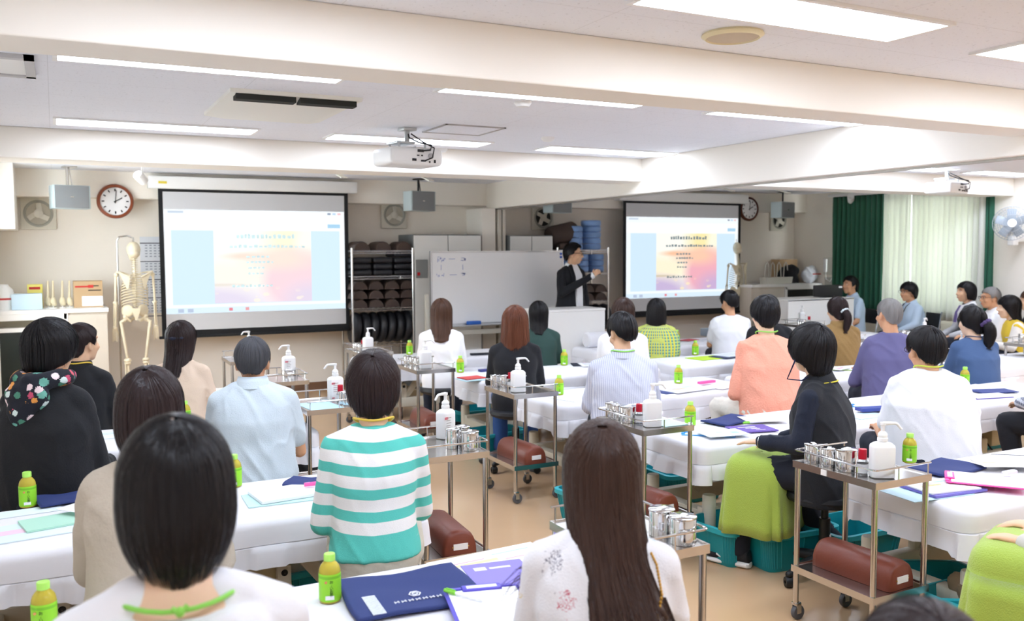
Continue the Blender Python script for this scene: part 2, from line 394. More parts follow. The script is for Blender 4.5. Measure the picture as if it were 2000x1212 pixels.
# ---- projection screens
m_black = mat('black screen border', '#16181b', .7)
m_canvas = mat('screen canvas', '#d6d8dc', .8)
def slide_mat(name, k, sat):
    m = bpy.data.materials.new(name); m.use_nodes = True
    nt, N, L, p = nodes_of(m)
    x, y, z, o = objxyz(nt)     # x 0..1 across, z 0..1 up (object scaled)
    def rect(x0, x1, z0, z1):
        a = mth(nt, 'MULTIPLY', mth(nt, 'GREATER_THAN', x, x0), mth(nt, 'LESS_THAN', x, x1))
        b = mth(nt, 'MULTIPLY', mth(nt, 'GREATER_THAN', z, z0), mth(nt, 'LESS_THAN', z, z1))
        return mth(nt, 'MULTIPLY', a, b)
    def blob(cx, cz, rx, rz, soft):
        dx = mth(nt, 'DIVIDE', mth(nt, 'SUBTRACT', x, cx), rx); dz = mth(nt, 'DIVIDE', mth(nt, 'SUBTRACT', z, cz), rz)
        d = mth(nt, 'SQRT', mth(nt, 'ADD', mth(nt, 'MULTIPLY', dx, dx), mth(nt, 'MULTIPLY', dz, dz)))
        n = N.new('ShaderNodeMapRange'); n.inputs[1].default_value = 1+soft; n.inputs[2].default_value = 1-soft
        L.new(d, n.inputs[0]); return n.outputs[0]
    # picture inside the page
    pc = mixc(nt, 0.0, '#fffdf0', '#fffdf0')
    pc = mixc(nt, blob(.30, .36, .32, .16, .5), pc, '#fff2c8')
    pc = mixc(nt, blob(.68, .72, .14, .26, .5), pc, '#ffe98a')
    pc = mixc(nt, blob(.78, .62, .07, .3, .4), pc, '#fff9d8')
    pc = mixc(nt, blob(.22, .06, .34, .2, .35), pc, '#b79ad0')
    pc = mixc(nt, blob(.72, .3, .2, .3, .22), pc, '#f08ea4')
    pc = mixc(nt, blob(.80, .1, .16, .18, .5), pc, '#b88cc8')
    pc = mixc(nt, blob(.62, .52, .17, .1, .6), pc, '#ffb98a')
    pc = mixc(nt, blob(.42, .55, .1, .03, .6), pc, '#ffb070')
    pc = mixc(nt, blob(.28, .27, .12, .012, .6), pc, '#c9b48a')
    vor = N.new('ShaderNodeTexVoronoi'); vor.inputs['Scale'].default_value = 13
    L.new(o, vor.inputs['Vector'])
    dots = mth(nt, 'MULTIPLY', mth(nt, 'LESS_THAN', vor.outputs['Distance'], .26), blob(.5, .1, .3, .12, .3))
    pc = mixc(nt, mth(nt, 'MULTIPLY', dots, .7), pc, '#ffe9a8')
    pc = mixc(nt, sat, '#fdfdff', pc)
    c = mixc(nt, rect(.035, .97, .085, .80), '#f4fbff', '#d3ebff')
    c = mixc(nt, rect(.255, .80, .09, .80), c, pc)
    c = mixc(nt, rect(0, 1, .80, .93), c, '#fbfeff'); c = mixc(nt, rect(.9, .975, .83, .87), c, '#a9d2ee')
    c = mixc(nt, rect(.0, 1, .0, .055), c, '#dcefff')
    for a in (.06, .11): c = mixc(nt, rect(a, a+.03, .01, .045), c, '#b8c6dd')
    for a, q in ((.33, '#e58a94'), (.42, '#e9a5a8')): c = mixc(nt, rect(a, a+.02, .015, .045), c, q)
    for a, q in ((.9, '#8f9bb0'), (.93, '#bcd4ee'), (.96, '#eec0c4')): c = mixc(nt, rect(a, a+.02, .965, .985), c, q)
    c = mixc(nt, rect(.02, .1, .965, .985), c, '#c9d6e6')
    p.inputs['Base Color'].default_value = (.02, .02, .02, 1)
    p.inputs['Specular IOR Level'].default_value = 0
    L.new(c, p.inputs['Emission Color']); p.inputs['Emission Strength'].default_value = k
    return m
def screen(x0, label, sm, marks):
    W, zb, zt, Y = 2.07, .75, 2.325, 10.2
    t = empty('projection_screen', (x0, Y, zb), 0, label, 'projection screen', 'pull-down projection screens')
    h = zt-zb
    put('border', MB().box(0, .045, -.003, .003, 0, h).box(W-.045, W, -.003, .003, 0, h).box(.045, W-.045, -.003, .003, h-.03, h).box(.045, W-.045, -.003, .003, 0, .055), m_black, t, 0)
    put('canvas', MB().box(.045, W-.045, -.002, .002, .055, h-.03), m_canvas, t, 0)
    s = put('projected_image', MB().box(0, 1, -.002, 0, 0, 1), sm, t, 0); s.location = (.05, -.003, .235); s.scale = (W-.1, 1, 1.125)
    m = MB()
    rnd = random.Random(3)
    for zz, a, b, hh in ((.855, .38, .70, .05), (.74, .34, .76, .035), (.615, .43, .55, .03), (.55, .43, .58, .03), (.48, .44, .52, .03), (.41, .44, .52, .03), (.255, .35, .56, .03)):
        q = a
        zz = zz*.8+.04
        while q < b:
            w = rnd.uniform(.012, .022); m.box(q, q+w, -.0012, 0, zz, zz+hh*rnd.uniform(.5, .9)); q += w+rnd.uniform(.004, .01)
    g = put('slide_lettering', m, marks, s, 0); g.location = (0, -.002, 0)
    put('casing', MB().box(-.1, W+.1, -.06, .08, h+.0, h+.13, .01), WHITEP, t)
    put('caution_label', MB().box(.0, .085, -.063, -.06, h+.05, h+.075), mat('yellow label', '#e8d44a', .6), t, 0)
    put('weight_bar', MB().box(-.03, W+.03, -.015, .015, -.03, .0, .006), m_black, t)
screen(1.0, 'wide projection screen beside the clock and skeleton, showing a washed-out slide', slide_mat('projected slide bright', .53, .42), mat('pale slide ink', '#b9d3d8', .8, emit=.3))
screen(6.93, 'projection screen behind the seated woman in the patterned shawl, showing a sunset slide', slide_mat('projected slide clear', .5, .75), mat('grey slide ink', '#8fa0a6', .8, emit=.22))

# ---- clocks
m_cr = mat('brown clock rim', '#8a4526', .4)
def clock(px, py, label):
    c = at(px, py, Y=10.28); t = empty('wall_clock', c, 0, label, 'clock', 'wall clocks')
    M2 = Matrix.Rotation(R(90), 4, 'X')
    put('clock_rim', MB().lathe([(.145, -.02), (.175, -.02), (.18, .01), (.17, .03), (.15, .035), (.145, .02)], M=M2, n=48), m_cr if px < 1000 else mat('dark brown clock rim', '#5b2c1b', .4), t)
    put('dial', MB().lathe([(.001, .0), (.148, .0), (.148, .016), (.001, .016)], M=M2, n=48), mat('white dial', '#f3f3f3', .5), t)
    m = MB()
    for k in range(12):
        a = k*math.pi/6; m.box(-.006, .006, -.021, -.017, .105, .13, M=Matrix.Rotation(-a, 4, 'Y'))
    put('hour_marks', m, BLACKP, t, 0)
    put('hour_hand', MB().box(-.005, .005, -.024, -.021, -.015, .075, M=Matrix.Rotation(R(62), 4, 'Y')), BLACKP, t, 0)
    put('minute_hand', MB().box(-.0035, .0035, -.027, -.025, -.02, .115, M=Matrix.Rotation(R(6), 4, 'Y')), BLACKP, t, 0)
clock(225, 393, 'round brown-rimmed wall clock beside the hanging speaker, above the cardboard box')
clock(1462, 408, 'round dark brown wall clock next to the screen on the window side')

# ---- hanging speakers
m_spk = mat('grey speaker grille', '#85888a', .7, bump=.1, bscale=400); m_spkb = mat('pale blue grey cabinet', '#c3d3d6', .5)
def wspeaker(px, py, label):
    c = at(px, py, Y=9.9); t = empty('hanging_speaker', c, R(12), label, 'speaker', 'hanging wall speakers')
    put('cabinet', MB().box(-.17, .17, -.08, .1, -.115, .115, .008), m_spkb, t)
    g = put('front_grille', MB().box(-.155, .155, -.088, -.078, -.11, .11, .003), m_spk, t)
    put('badge', MB().box(-.015, .015, -.09, -.087, -.005, .005), CHROME, g, 0)
    up = ZC-c.z
    put('bracket', MB().cyl((-.02, 0, .11), (-.02, 0, up), .012).cyl((.03, .03, .11), (.0, .02, up), .006).box(-.06, .06, -.06, .06, up-.015, up), BLACKP if px > 500 else STEEL, t)
wspeaker(137, 385, 'grey hanging speaker between the duct corner and the brown-rimmed clock')
wspeaker(820, 393, 'grey hanging speaker above the cabinet and black cushion rack')
wspeaker(1090, 398, 'grey hanging speaker half hidden under the partition beam')
wspeaker(1530, 410, 'grey hanging speaker above the counter in the window corner')

# ---- ventilation fans
def vfan(px, py, label, dark=False):
    c = at(px, py, Y=YW); t = empty('ventilation_fan', (c.x, YW, c.z), 0, label, 'ventilation fan', 'wall ventilation fans')
    put('fan_frame', MB().box(-.165, .165, -.04, 0, -.165, .165, .01), mat('ivory fan plastic', '#dcd8ca', .5), t)
    M2 = Matrix.Rotation(R(90), 4, 'X')
    put('fan_ring', MB().lathe([(.13, .04), (.14, .05), (.125, .055), (.11, .04)], M=M2, n=36), mat('grey fan ring', '#a9a89d', .5), t)
    put('fan_opening', MB().lathe([(.001, .038), (.115, .038), (.115, .042), (.001, .042)], M=M2, n=36), m_opening_shade if dark else mat('beige shutter', '#b8b2a2', .6), t)
    put('fan_hub', MB().lathe([(.045, .04), (.045, .06), (.03, .068), (.001, .07)], M=M2, n=24), mat('ivory hub', '#d9d5c8', .5), t)
    for k in range(4 if dark else 3):
        a = k*math.pi*2/(4 if dark else 3)+.4
        put('fan_blade', MB().box(.03, .108, -.052, -.046, -.028, .028, M=Matrix.Rotation(a, 4, 'Y') @ Matrix.Rotation(R(18), 4, 'X')), mat('ivory hub', '#d9d5c8'), t, 0)
vfan(75, 417, 'square ivory ventilation fan beside the duct corner')
vfan(768, 420, 'square ivory ventilation fan above the rack of black cushions')
vfan(1058, 425, 'ventilation fan with dark opening above the rack of blue cushions', True)
vfan(1518, 430, 'ventilation fan below the speaker in the window corner', True)

# ---- spot lamps
def spot(px, py, Y, label, rz):
    c = at(px, py, Y=Y); t = empty('spot_lamp', c, rz, label, 'spot lamp', 'white spot lamps')
    put('lamp_head', MB().lathe([(.03, -.07), (.045, -.06), (.05, .05), (.045, .06), (.001, .045)], M=Matrix.Rotation(R(60), 4, 'X')), WHITEP, t)
    put('stem', MB().cyl((0, .02, .02), (0, .03, ZC-c.z), .01).box(-.04, .04, -.01, .07, ZC-c.z-.012, ZC-c.z), WHITEP, t)
spot(275, 347, 9.4, 'white spot lamp on the ceiling near the brown-rimmed clock', R(-40))
spot(1662, 388, 9.3, 'white spot lamp on the ceiling by the green curtain', R(-50))

# ---- curtains on the window wall
def curtain(y0, y1, z0, z1, m, n, amp, label, x=10.3):
    mb = MB()
    def fn(u, v):
        yy = y0+(y1-y0)*u; ph = u*n*2*math.pi
        a = amp*(.6+.4*(1-v))*(1+.3*math.sin(u*17))
        return (x+a*math.sin(ph+.5*math.sin(u*9))+.01*noise.noise((u*20, v*3, n)), yy+.012*math.cos(ph)*v, z0+(z1-z0)*v)
    mb.grid(fn, n*10, 14)
    return tag(put('curtain', mb, m, None, 180, solid=.003), label, 'curtain', 'window curtains')
m_green = mat('dark green curtain cloth', '#2b634c', .85, bump=.1, bscale=300, sheen=.2)
m_sheer = bpy.data.materials.new('white sheer curtain'); m_sheer.use_nodes = True
nt, N, L, p = nodes_of(m_sheer)
p.inputs['Base Color'].default_value = (.88, .89, .85, 1); p.inputs['Roughness'].default_value = .9
tr = N.new('ShaderNodeBsdfTranslucent'); tr.inputs[0].default_value = (.60, .61, .54, 1)
mx = N.new('ShaderNodeMixShader'); mx.inputs[0].default_value = .36
out = [n for n in N if n.type == 'OUTPUT_MATERIAL'][0]
L.new(p.outputs[0], mx.inputs[1]); L.new(tr.outputs[0], mx.inputs[2]); L.new(mx.outputs[0], out.inputs[0])
curtain(8.7, 9.66, .76, 2.42, m_green, 11, .035, 'dark green curtain drawn beside the wall telephone')
curtain(8.28, 8.72, .72, 2.41, m_sheer, 5, .042, 'narrow white sheer curtain beside the dark green curtain', 10.27)
curtain(7.2, 8.26, .72, 2.41, m_sheer, 13, .042, 'wide white sheer curtain behind the seated staff', 10.27)
curtain(7.1, 7.22, .76, 2.42, m_green, 2, .02, 'thin strip of dark green curtain beside the wall fan')
tag(put('curtain_rail', MB().box(10.22, 10.36, 7.05, 9.7, 2.42, 2.46, .004), WHITEP, None), 'white curtain rail above the window', 'curtain rail')

# ---- oscillating wall fan
c = at(1968, 436, X=10.12)
t = empty('wall_fan', (XR, c.y, c.z), R(0), 'white round wall fan beside the sheer curtains', 'fan')
M2 = Matrix.Translation((-.24, -.02, 0)) @ Matrix.Rotation(R(38), 4, 'Z') @ Matrix.Rotation(R(-90), 4, 'Y')
m = MB()
for rr, zz in ((.2, 0), (.2, .035), (.15, .07), (.1, .085), (.17, -.05), (.12, -.07)):
    m.tube([M2 @ Vector((rr*math.cos(a*math.pi/18), rr*math.sin(a*math.pi/18), zz)) for a in range(37)], .003, 5)
for k in range(36):
    a = k*math.pi/18; ca, sa = math.cos(a), math.sin(a)
    m.tube([M2 @ Vector((r*ca, r*sa, zz)) for r, zz in ((.05, .09), (.12, .082), (.17, .06), (.2, .02), (.2, -.01), (.17, -.05), (.08, -.075))], .0014, 4)
put('fan_guard', m, mat('fan guard grey', '#a9adb2', .5), t)
put('fan_badge', MB().lathe([(.001, .088), (.05, .088), (.045, .096), (.001, .1)], M=M2), WHITEP, t)
for k in range(5):
    a = k*math.pi*2/5
    put('fan_blade', MB().box(.02, .17, -.05, .05, -.003, .003, .002, M=M2 @ Matrix.Rotation(a, 4, 'Z') @ Matrix.Rotation(R(16), 4, 'X')), mat('pale fan blade', '#98a2ac', .3), t)
put('fan_motor', MB().lathe([(.02, -.16), (.05, -.15), (.055, -.08), (.05, -.02), (.02, 0)], M=M2), WHITEP, t)
put('wall_bracket', MB().box(-.22, -.12, -.04, .04, -.26, -.15, .01).box(-.14, 0, -.03, .03, -.22, -.12, .008).tube([(-.2, .04, -.18), (-.17, .03, -.08), (-.16, .02, -.02)], .015), WHITEP, t)

# ---- wall telephone
c = at(1622, 518, X=XR); t = empty('wall_telephone', (XR, c.y, c.z), 0, 'white wall telephone beside the dark green curtain', 'telephone')
put('phone_base', MB().box(-.05, 0, -.1, .1, -.14, .12, .01), mat('ivory plastic', '#dedbd0', .5), t)
put('handset', MB().box(-.09, -.05, .0, .06, -.1, .1, .012), WHITEP, t)
put('phone_cord', MB().tube([(-.06, .03, -.1), (-.07, .02, -.2), (-.05, -.04, -.24), (-.04, -.08, -.18)], .006, 6), WHITEP, t)
put('notice_plate', MB().box(-.01, 0, -.08, .1, -.34, -.18), mat('grey plate', '#b9b7b0', .6), t, 0)
c = at(1640, 520, X=XR)
# ================================================================ FURNITURE ALONG THE FRONT WALL
ORD = ['first', 'second', 'third', 'fourth', 'fifth', 'sixth', 'seventh', 'eighth', 'ninth', 'tenth']
m_cab = mat('pale grey cabinet', '#e6e6e3', .45); m_cabs = mat('dark grey cabinet side', '#6c6f70', .6)
m_laq = mat('white laminate', '#f2f0ec', .4); m_beige = mat('beige laminate', '#d8cebf', .5)
def cabinet(x0, x1, y0, z1, label):
    t = empty('steel_cabinet', (x0, y0, 0), 0, label, 'cabinet')
    w = x1-x0; d = 10.5-y0
    put('carcass', MB().box(0, w, .02, d, .04, z1, .003), m_cabs, t, 0)
    for k in (0, 1):
        dr = put('door', MB().box(w*k/2+.006, w*(k+1)/2-.004, 0, .02, .06, z1-.012, .003), m_cab, t, 0)
        put('handle', MB().box(w/2-.05 if k == 0 else w/2+.03, w/2-.03 if k == 0 else w/2+.05, -.015, 0, z1*.5, z1*.5+.14, .004), mat('grey metal handle', '#8c8f90', .4, .6), dr)
    put('plinth', MB().box(.02, w-.02, .04, d, 0, .04), m_cabs, t, 0)
    return t
cb = cabinet(at(808, 458, Y=9.97).x, at(940, 458, Y=9.97).x, 9.97, 1.85, 'tall grey steel cabinet between the cushion rack and the pillar')
put('switch_panel', MB().box(.02, .17, -.012, 0, 1.33, 1.55, .004), mat('panel grey', '#8f9291', .5), cb, 0)
put('red_button', MB().box(.035, .07, -.02, -.012, 1.36, 1.4, .004), mat('red plastic', '#c02327', .4), cb, 0)
cabinet(5.08, at(1080, 457, Y=9.97).x, 9.97, 1.845, 'tall grey steel cabinet on the window side of the pillar')

# ---- whiteboard on its stand
t = empty('whiteboard', (3.86, 9.62, 0), 0, 'large white board on a wheeled stand with faint blue writing', 'whiteboard')
m_alu = mat('aluminium frame', '#c3c5c6', .35, .8)
put('board', MB().box(.02, 1.76, -.01, .01, .80, 1.63), mat('glossy white board', '#f1f2f4', .2, coat=.3), t, 0)
put('board_frame', MB().box(0, .02, -.015, .015, .78, 1.65).box(1.76, 1.78, -.015, .015, .78, 1.65).box(.02, 1.76, -.015, .015, .78, .80).box(.02, 1.76, -.015, .015, 1.63, 1.65), m_alu, t, 0)
put('pen_tray', MB().box(.1, 1.7, -.09, -.012, .765, .782, .003), m_alu, t, 0)
m_std = mat('beige stand metal', '#cbc7ba', .4)
for k, a in enumerate((-.04, 1.8)):
    l = put('stand_post', MB().box(a-.02, a+.02, .0, .04, .08, 1.15, .004).box(a-.02, a+.02, -.25, .3, .05, .09, .004), m_std, t, 0)
    for b in (-.22, .27): put('caster', MB().lathe([(.001, -.012), (.025, -.012), (.025, .012), (.001, .012)], M=Matrix.Translation((a, b, .025)) @ Matrix.Rotation(R(90), 4, 'Y')), BLACKP, l)
put('cross_bar', MB().box(-.04, 1.8, .005, .035, .66, .72, .004), m_std, t, 0)
m = MB(); rnd = random.Random(5)
def scrib(cx, cz, w, h, n):
    for _ in range(n):
        if rnd.random() < .5: x0 = cx+rnd.uniform(-w, w*.2); zz = cz+rnd.uniform(-h, h); m.box(x0, x0+w*rnd.uniform(.5, 1), -.0125, -.011, zz, zz+.005)
        else: x0 = cx+rnd.uniform(-w, w); zz = cz+rnd.uniform(-h, h*.3); m.box(x0, x0+.005, -.0125, -.011, zz, zz+h*rnd.uniform(.5, 1.1))
scrib(.11, 1.55, .03, .03, 8); scrib(.16, 1.55, .025, .03, 7); scrib(.41, 1.56, .035, .025, 9)
m.box(.23, .31, -.0125, -.011, 1.555, 1.56).box(.13, .135, -.0125, -.011, 1.43, 1.49).box(.405, .41, -.0125, -.011, 1.43, 1.49)
scrib(.09, 1.37, .02, .02, 5); scrib(.15, 1.37, .02, .02, 5); scrib(.41, 1.375, .035, .02, 9)
m.box(.24, .33, -.0125, -.011, 1.37, 1.375)
put('marker_writing', m, mat('blue marker ink', '#7f8fc4', .6), t, 0)
tag(put('board_eraser', MB().box(4.3, 4.47, 9.535, 9.595, .783, .825, .008), mat('blue felt eraser', '#2c62b8', .7), None), 'blue board eraser on the tray of the white board', 'eraser')
for a, zz, cc, lb in ((5.56, .85, '#a6e04a', 'small lime magnet low on the white board'), (5.6, 1.57, '#2f62c8', 'small blue magnet, lower of two at the board corner'), (5.6, 1.61, '#2f62c8', 'small blue magnet, upper of two at the board corner')):
    tag(put('magnet', MB().lathe([(.001, 0), (.016, 0), (.014, .01), (.001, .01)], c=(0, 0, 0), M=Matrix.Translation((a, 9.608, zz)) @ Matrix.Rotation(R(90), 4, 'X')), mat('magnet '+cc, cc, .4), None), lb, 'magnet')

# ---- wire racks with cushions
m_brown = mat('dark brown vinyl cushion', '#4a3c36', .6, bump=.05, bscale=50); m_blk = mat('black vinyl cushion', '#25262b', .45)
m_blue = mat('light blue vinyl cushion', '#86a9dc', .5)
def rack(x0, x1, label):
    Y0, Y1 = 9.98, 10.4; t = empty('wire_rack', (x0, Y0, 0), 0, label, 'rack', 'chrome wire racks')
    w, d = x1-x0, Y1-Y0
    for a in (0, w):
        for b in (0, d): put('post', MB().cyl((a, b, 0), (a, b, 1.69), .0135), CHROME, t)
    for z in (.16, .555, .985, 1.36, 1.655):
        m = MB()
        for b in (0, d): m.cyl((0, b, z), (w, b, z), .005, n=6).cyl((0, b, z-.03), (w, b, z-.03), .004, n=6)
        for k in range(13): m.cyl((w*k/12, 0, z), (w*k/12, d, z), .003, n=5)
        for k in range(17): m.tube([(w*k/17, 0, z-.03), (w*(k+.5)/17, 0, z), (w*(k+1)/17, 0, z-.03)], .002, 4)
        put('shelf', m, CHROME, t)
    return t
RX0, RX1 = at(687, 487, Y=9.98).x, at(806, 487, Y=9.98).x
QX0, QX1 = at(1089, 487, Y=9.98).x, at(1188, 487, Y=9.98).x
rack(RX0, RX1, 'chrome wire rack of dark cushions beside the wide screen')
rack(QX0, QX1, 'chrome wire rack of blue cushions behind the standing speaker')
def half_round(w, h, ln):      # half-cylinder bolster lying along y
    def prof(s): return [(s*w/2*math.cos(a), s*h*math.sin(a)) for a in [math.pi*k/14 for k in range(15)]]
    rings = []
    for yy, s in ((0, .9), (.015, .98), (.03, 1), (ln-.03, 1), (ln-.015, .98), (ln, .9)):
        rings.append([(px, yy, pz) for px, pz in prof(s)])
    return MB().loft(rings)
def cushion_box(w, d, h): return MB().box(-w/2, w/2, 0, d, 0, h, min(h*.4, .03), seg=3)
def disc(r, w): return MB().lathe([(.001, -w/2), (r*.8, -w/2), (r*.95, -w*.38), (r, -w*.15), (r, w*.15), (r*.95, w*.38), (r*.8, w/2), (.001, w/2)], n=32, M=Matrix.Rotation(R(90), 4, 'Y'))
hr = half_round(.2, .105, .36).mesh('bolster'); cbx = cushion_box(.235, .36, .078).mesh('cushion'); dsc = disc(.185, .088).mesh('round_cushion')
pad = MB().lathe([(.001, 0), (.16, 0), (.172, .012), (.172, .062), (.16, .074), (.001, .076)], n=32).mesh('blue_cushion')
for me in (hr, cbx, dsc, pad):
    me.shade_smooth(); me.set_sharp_from_angle(angle=R(50))
hr.materials.append(m_brown); cbx.materials.append(m_blk); dsc.materials.append(m_blk); pad.materials.append(m_blue)
def inst(name, me, loc, label, cat, group, rz=0, ry=0):
    o = bpy.data.objects.new(name, me); COL.objects.link(o); o.location = loc; o.rotation_euler = (0, ry, rz)
    return tag(o, label, cat, group)
for k in range(3): inst('bolster', hr, (RX0+.13+k*.26, 10.0, 1.662), 'brown half-round bolster on top of the rack beside the wide screen, %s from the screen' % ORD[k], 'bolster', 'brown bolsters on the rack top')
for st in range(3):
    for k in range(3 if st < 2 else 4):
        inst('cushion', cbx, (RX0+.13+st*.255, 9.995, 1.367+k*.072), 'black flat cushion, %s from bottom in the %s stack beside the wide screen' % (ORD[k], ORD[st]), 'cushion', 'black flat cushions stacked on the rack').scale = (1, 1, .85 if st == 2 else .9)
for r_ in range(3):
    for k in range(4):
        o = inst('bolster', hr, (RX0+.1+k*.196, 10.0, .992+r_*.107), 'brown half-round bolster, %s row up, %s along, middle shelf beside the wide screen' % (ORD[r_], ORD[k]), 'bolster', 'brown bolsters on the middle shelf')
        o.scale = (.95, 1, .98)
for k in range(7): inst('round_cushion', dsc, (RX0+.08+k*.105, 10.18, .562+.187), 'black round cushion standing on edge, %s from the wide screen on the low shelf' % ORD[k], 'cushion', 'black round cushions standing on the low shelf', ry=R(6))
# window side rack
bx = lambda px: at(px, 480, Y=10.1).x
for st, (px, n, z0) in enumerate(((1126, 4, 1.66), (1160, 5, 1.66), (1106, 3, 1.367), (1138, 3, 1.367), (1168, 3, 1.367))):
    where = ['shorter stack on the rack top', 'taller stack on the rack top', 'stack behind the standing man', 'middle stack under the rack top', 'stack beside the screen under the rack top'][st]
    for k in range(n):
        o = inst('blue_cushion', pad, (bx(px), 10.18, z0+k*.078 + .002), 'light blue cushion, %s from bottom in the %s' % (ORD[k], where), 'cushion', 'light blue cushions on the rack')
        o.scale = (.62 if st == 0 else .72 if st == 1 else .6, .9, 1)
tag(put('large_bolster', MB().lathe([(.001, 0), (.12, .0), (.14, .03), (.14, .37), (.12, .4), (.001, .4)], n=28, M=Matrix.Translation((bx(1090)-.08, 10.2, 1.82)) @ Matrix.Rotation(R(78), 4, 'Y')), m_brown, None), 'thick dark brown bolster lying on top of the rack under the fan', 'bolster')
tag(put('square_cushion', MB().box(bx(1103)-.12, bx(1103)+.1, 10.02, 10.38, 1.662, 1.75, .03), m_brown, None), 'dark brown cushion on the rack top beside the blue stacks', 'cushion')
for r_ in range(2):
    for k in range(3): inst('bolster', hr, (bx(1110)+.05+k*.2, 10.0, .992+r_*.107), 'brown half-round bolster, %s row up and %s along, on the shelf behind the standing man' % (ORD[r_], ORD[k]), 'bolster', 'brown bolsters behind the standing man')
for k in range(5): inst('round_cushion', dsc, (bx(1120)+k*.125, 10.18, .562+.187), 'black round cushion standing on edge, %s along behind the standing man' % ORD[k], 'cushion', 'black round cushions behind the standing man', ry=R(10))
tag(put('black_case', MB().box(bx(1120), bx(1165), 10.02, 10.36, .165, .42, .02), m_blk, None), 'black case on the bottom shelf behind the standing man', 'case')

# ---- lectern in front of the white board
t = empty('lectern_desk', (4.66, 8.42, 0), 0, 'white lectern desk with a plain front panel, beside the standing speaker', 'desk')
put('front_panel', MB().box(0, .82, 0, .02, .08, 1.0, .003), m_laq, t, 0)
put('side_panel', MB().box(0, .02, .02, .4, .05, .98), m_laq, t, 0); put('side_panel', MB().box(.8, .82, .02, .4, .05, .98), m_laq, t, 0)
put('desk_top', MB().box(-.005, .825, -.005, .42, .98, 1.005, .004), m_laq, t, 0)
for a in (.05, .77):
    put('foot', MB().box(a-.02, a+.02, .0, .4, 0, .05, .004), m_std, t, 0)

# ---- desk in front of the window corner
t = empty('staff_desk', (8.52, 8.72, 0), 0, 'white staff desk with plain front panel by the window corner', 'desk')
put('front_panel', MB().box(0, 1.2, 0, .02, .1, .99, .003), m_laq, t, 0)
put('side_panel', MB().box(0, .02, .02, .5, 0, .97), m_laq, t, 0); put('side_panel', MB().box(1.18, 1.2, .02, .5, 0, .97), m_laq, t, 0)
put('desk_top', MB().box(-.005, 1.205, .0, .52, .97, .995, .004), m_laq, t, 0)
t = empty('monitor', (*at(1617, 575, Y=8.92).xy, .995), R(-4), 'black computer monitor seen from behind on the staff desk', 'monitor')
put('monitor_back', MB().box(-.25, .25, -.02, .02, .01, .17, .012), BLACKP, t)
put('monitor_label', MB().box(.17, .23, -.0225, -.02, .125, .15), WHITEPAPER, t, 0)
put('monitor_stand', MB().box(-.03, .03, -.01, .05, 0, .06).box(-.1, .1, -.05, .1, 0, .008, .003), BLACKP, t)

# ---- wall counter on the clock side
t = empty('counter_cabinet', (XL, 9.9, 0), 0, 'white counter cabinet below the wall clock, boxes on its top', 'counter')
W = .46-XL
put('worktop', MB().box(0, W+.01, -.01, .64, 1.05, 1.09, .004), m_laq, t, 0)
put('carcass', MB().box(0, W, .02, .64, 0, 1.05), m_beige, t, 0)
put('side_door', MB().box(W-.36, W-.005, 0, .02, .06, 1.03, .003), m_beige, t, 0)
put('shelf_shade', MB().box(.06, W-.4, .0, .022, .93, .99), mat('painted shelf shade', '#6a6352', .8), t, 0)  # dark strip on the solid front, painting the shade of an open shelf
put('front_rail', MB().box(0, W-.37, -.005, .02, .99, 1.05, .003).box(W-.4, W-.36, -.005, .02, .06, 1.05, .003), m_laq, t, 0)
fd = put('glass_door', MB().box(.1, W-.42, -.01, .015, .1, .9), mat('dark glass', '#2c3330', .1), t, 0)
put('door_frame', MB().box(.06, .12, -.025, .01, .06, .92).box(.36, .42, -.025, .01, .06, .92).box(W-.44, W-.4, -.025, .01, .06, .92).box(.06, W-.4, -.025, .01, .88, .92).box(.06, W-.4, -.025, .01, .06, .1), m_laq, fd, 0)
def on_left(px): return at(px, 590, Y=10.1).x
CZ = 1.09
t = tag(put('bottle', MB().lathe([(.001, 0), (.085, 0), (.09, .01), (.09, .16), (.08, .2), (.045, .235), (.04, .25), (.001, .25)], c=(on_left(8), 10.1, CZ), n=28), WHITEP, None), 'large white bottle with a red band on the white counter', 'bottle')
put('red_band', MB().lathe([(.0905, .1), (.0912, .1), (.0912, .118), (.0905, .118)], c=(on_left(8), 10.1, CZ), n=28, cap=False), mat('red print', '#c8342f', .6), t)
tag(put('storage_box', MB().box(on_left(23), on_left(83), 10.0, 10.22, CZ, CZ+.155, .004), mat('pale blue box', '#cfe6f4', .5), None), 'pale blue box on the white counter', 'box')
t = tag(put('yellow_box', MB().box(on_left(53), on_left(84), 10.25, 10.38, CZ, CZ+.24, .004), mat('yellow carton', '#efe27a', .6), None), 'yellow carton with red print behind the pale blue box', 'box')
put('red_print', MB().box(on_left(57), on_left(79), 10.247, 10.25, CZ+.19, CZ+.215), mat('red print', '#c8342f'), t, 0)
m_ivory = mat('ivory plastic model', '#dccfae', .5)
for k, px in enumerate((94, 104, 122, 136)):
    xx = on_left(px); t = empty('joint_model', (xx, 10.12, CZ), 0, 'small ivory bone model on a stand, %s from the yellow carton' % ORD[k], 'bone model', 'bone models on the counter')
    put('stand', MB().lathe([(.03, 0), (.03, .008), (.005, .012), (.004, .05)], n=16), WHITEP, t)
    me = MB().ell((0, 0, .07), (.028, .025, .045)).ell((.012, 0, .045), (.02, .022, .025)).rc((0, 0, .1), .014, (.004, .0, .27), .009)
    put('bone', me, m_ivory, t)
t = empty('cardboard_box', (on_left(173), 10.2, CZ), 0, 'brown cardboard box with red print on the white counter', 'cardboard box')
put('carton', MB().box(-.135, .135, -.1, .12, 0, .27, .003), mat('brown cardboard', '#c4a680', .8, bump=.05, bscale=40), t, 0)
put('red_print', MB().box(-.12, .0, -.102, -.1, .205, .222).box(-.0, .05, -.102, -.1, .2, .23), mat('red print', '#c8342f'), t, 0)
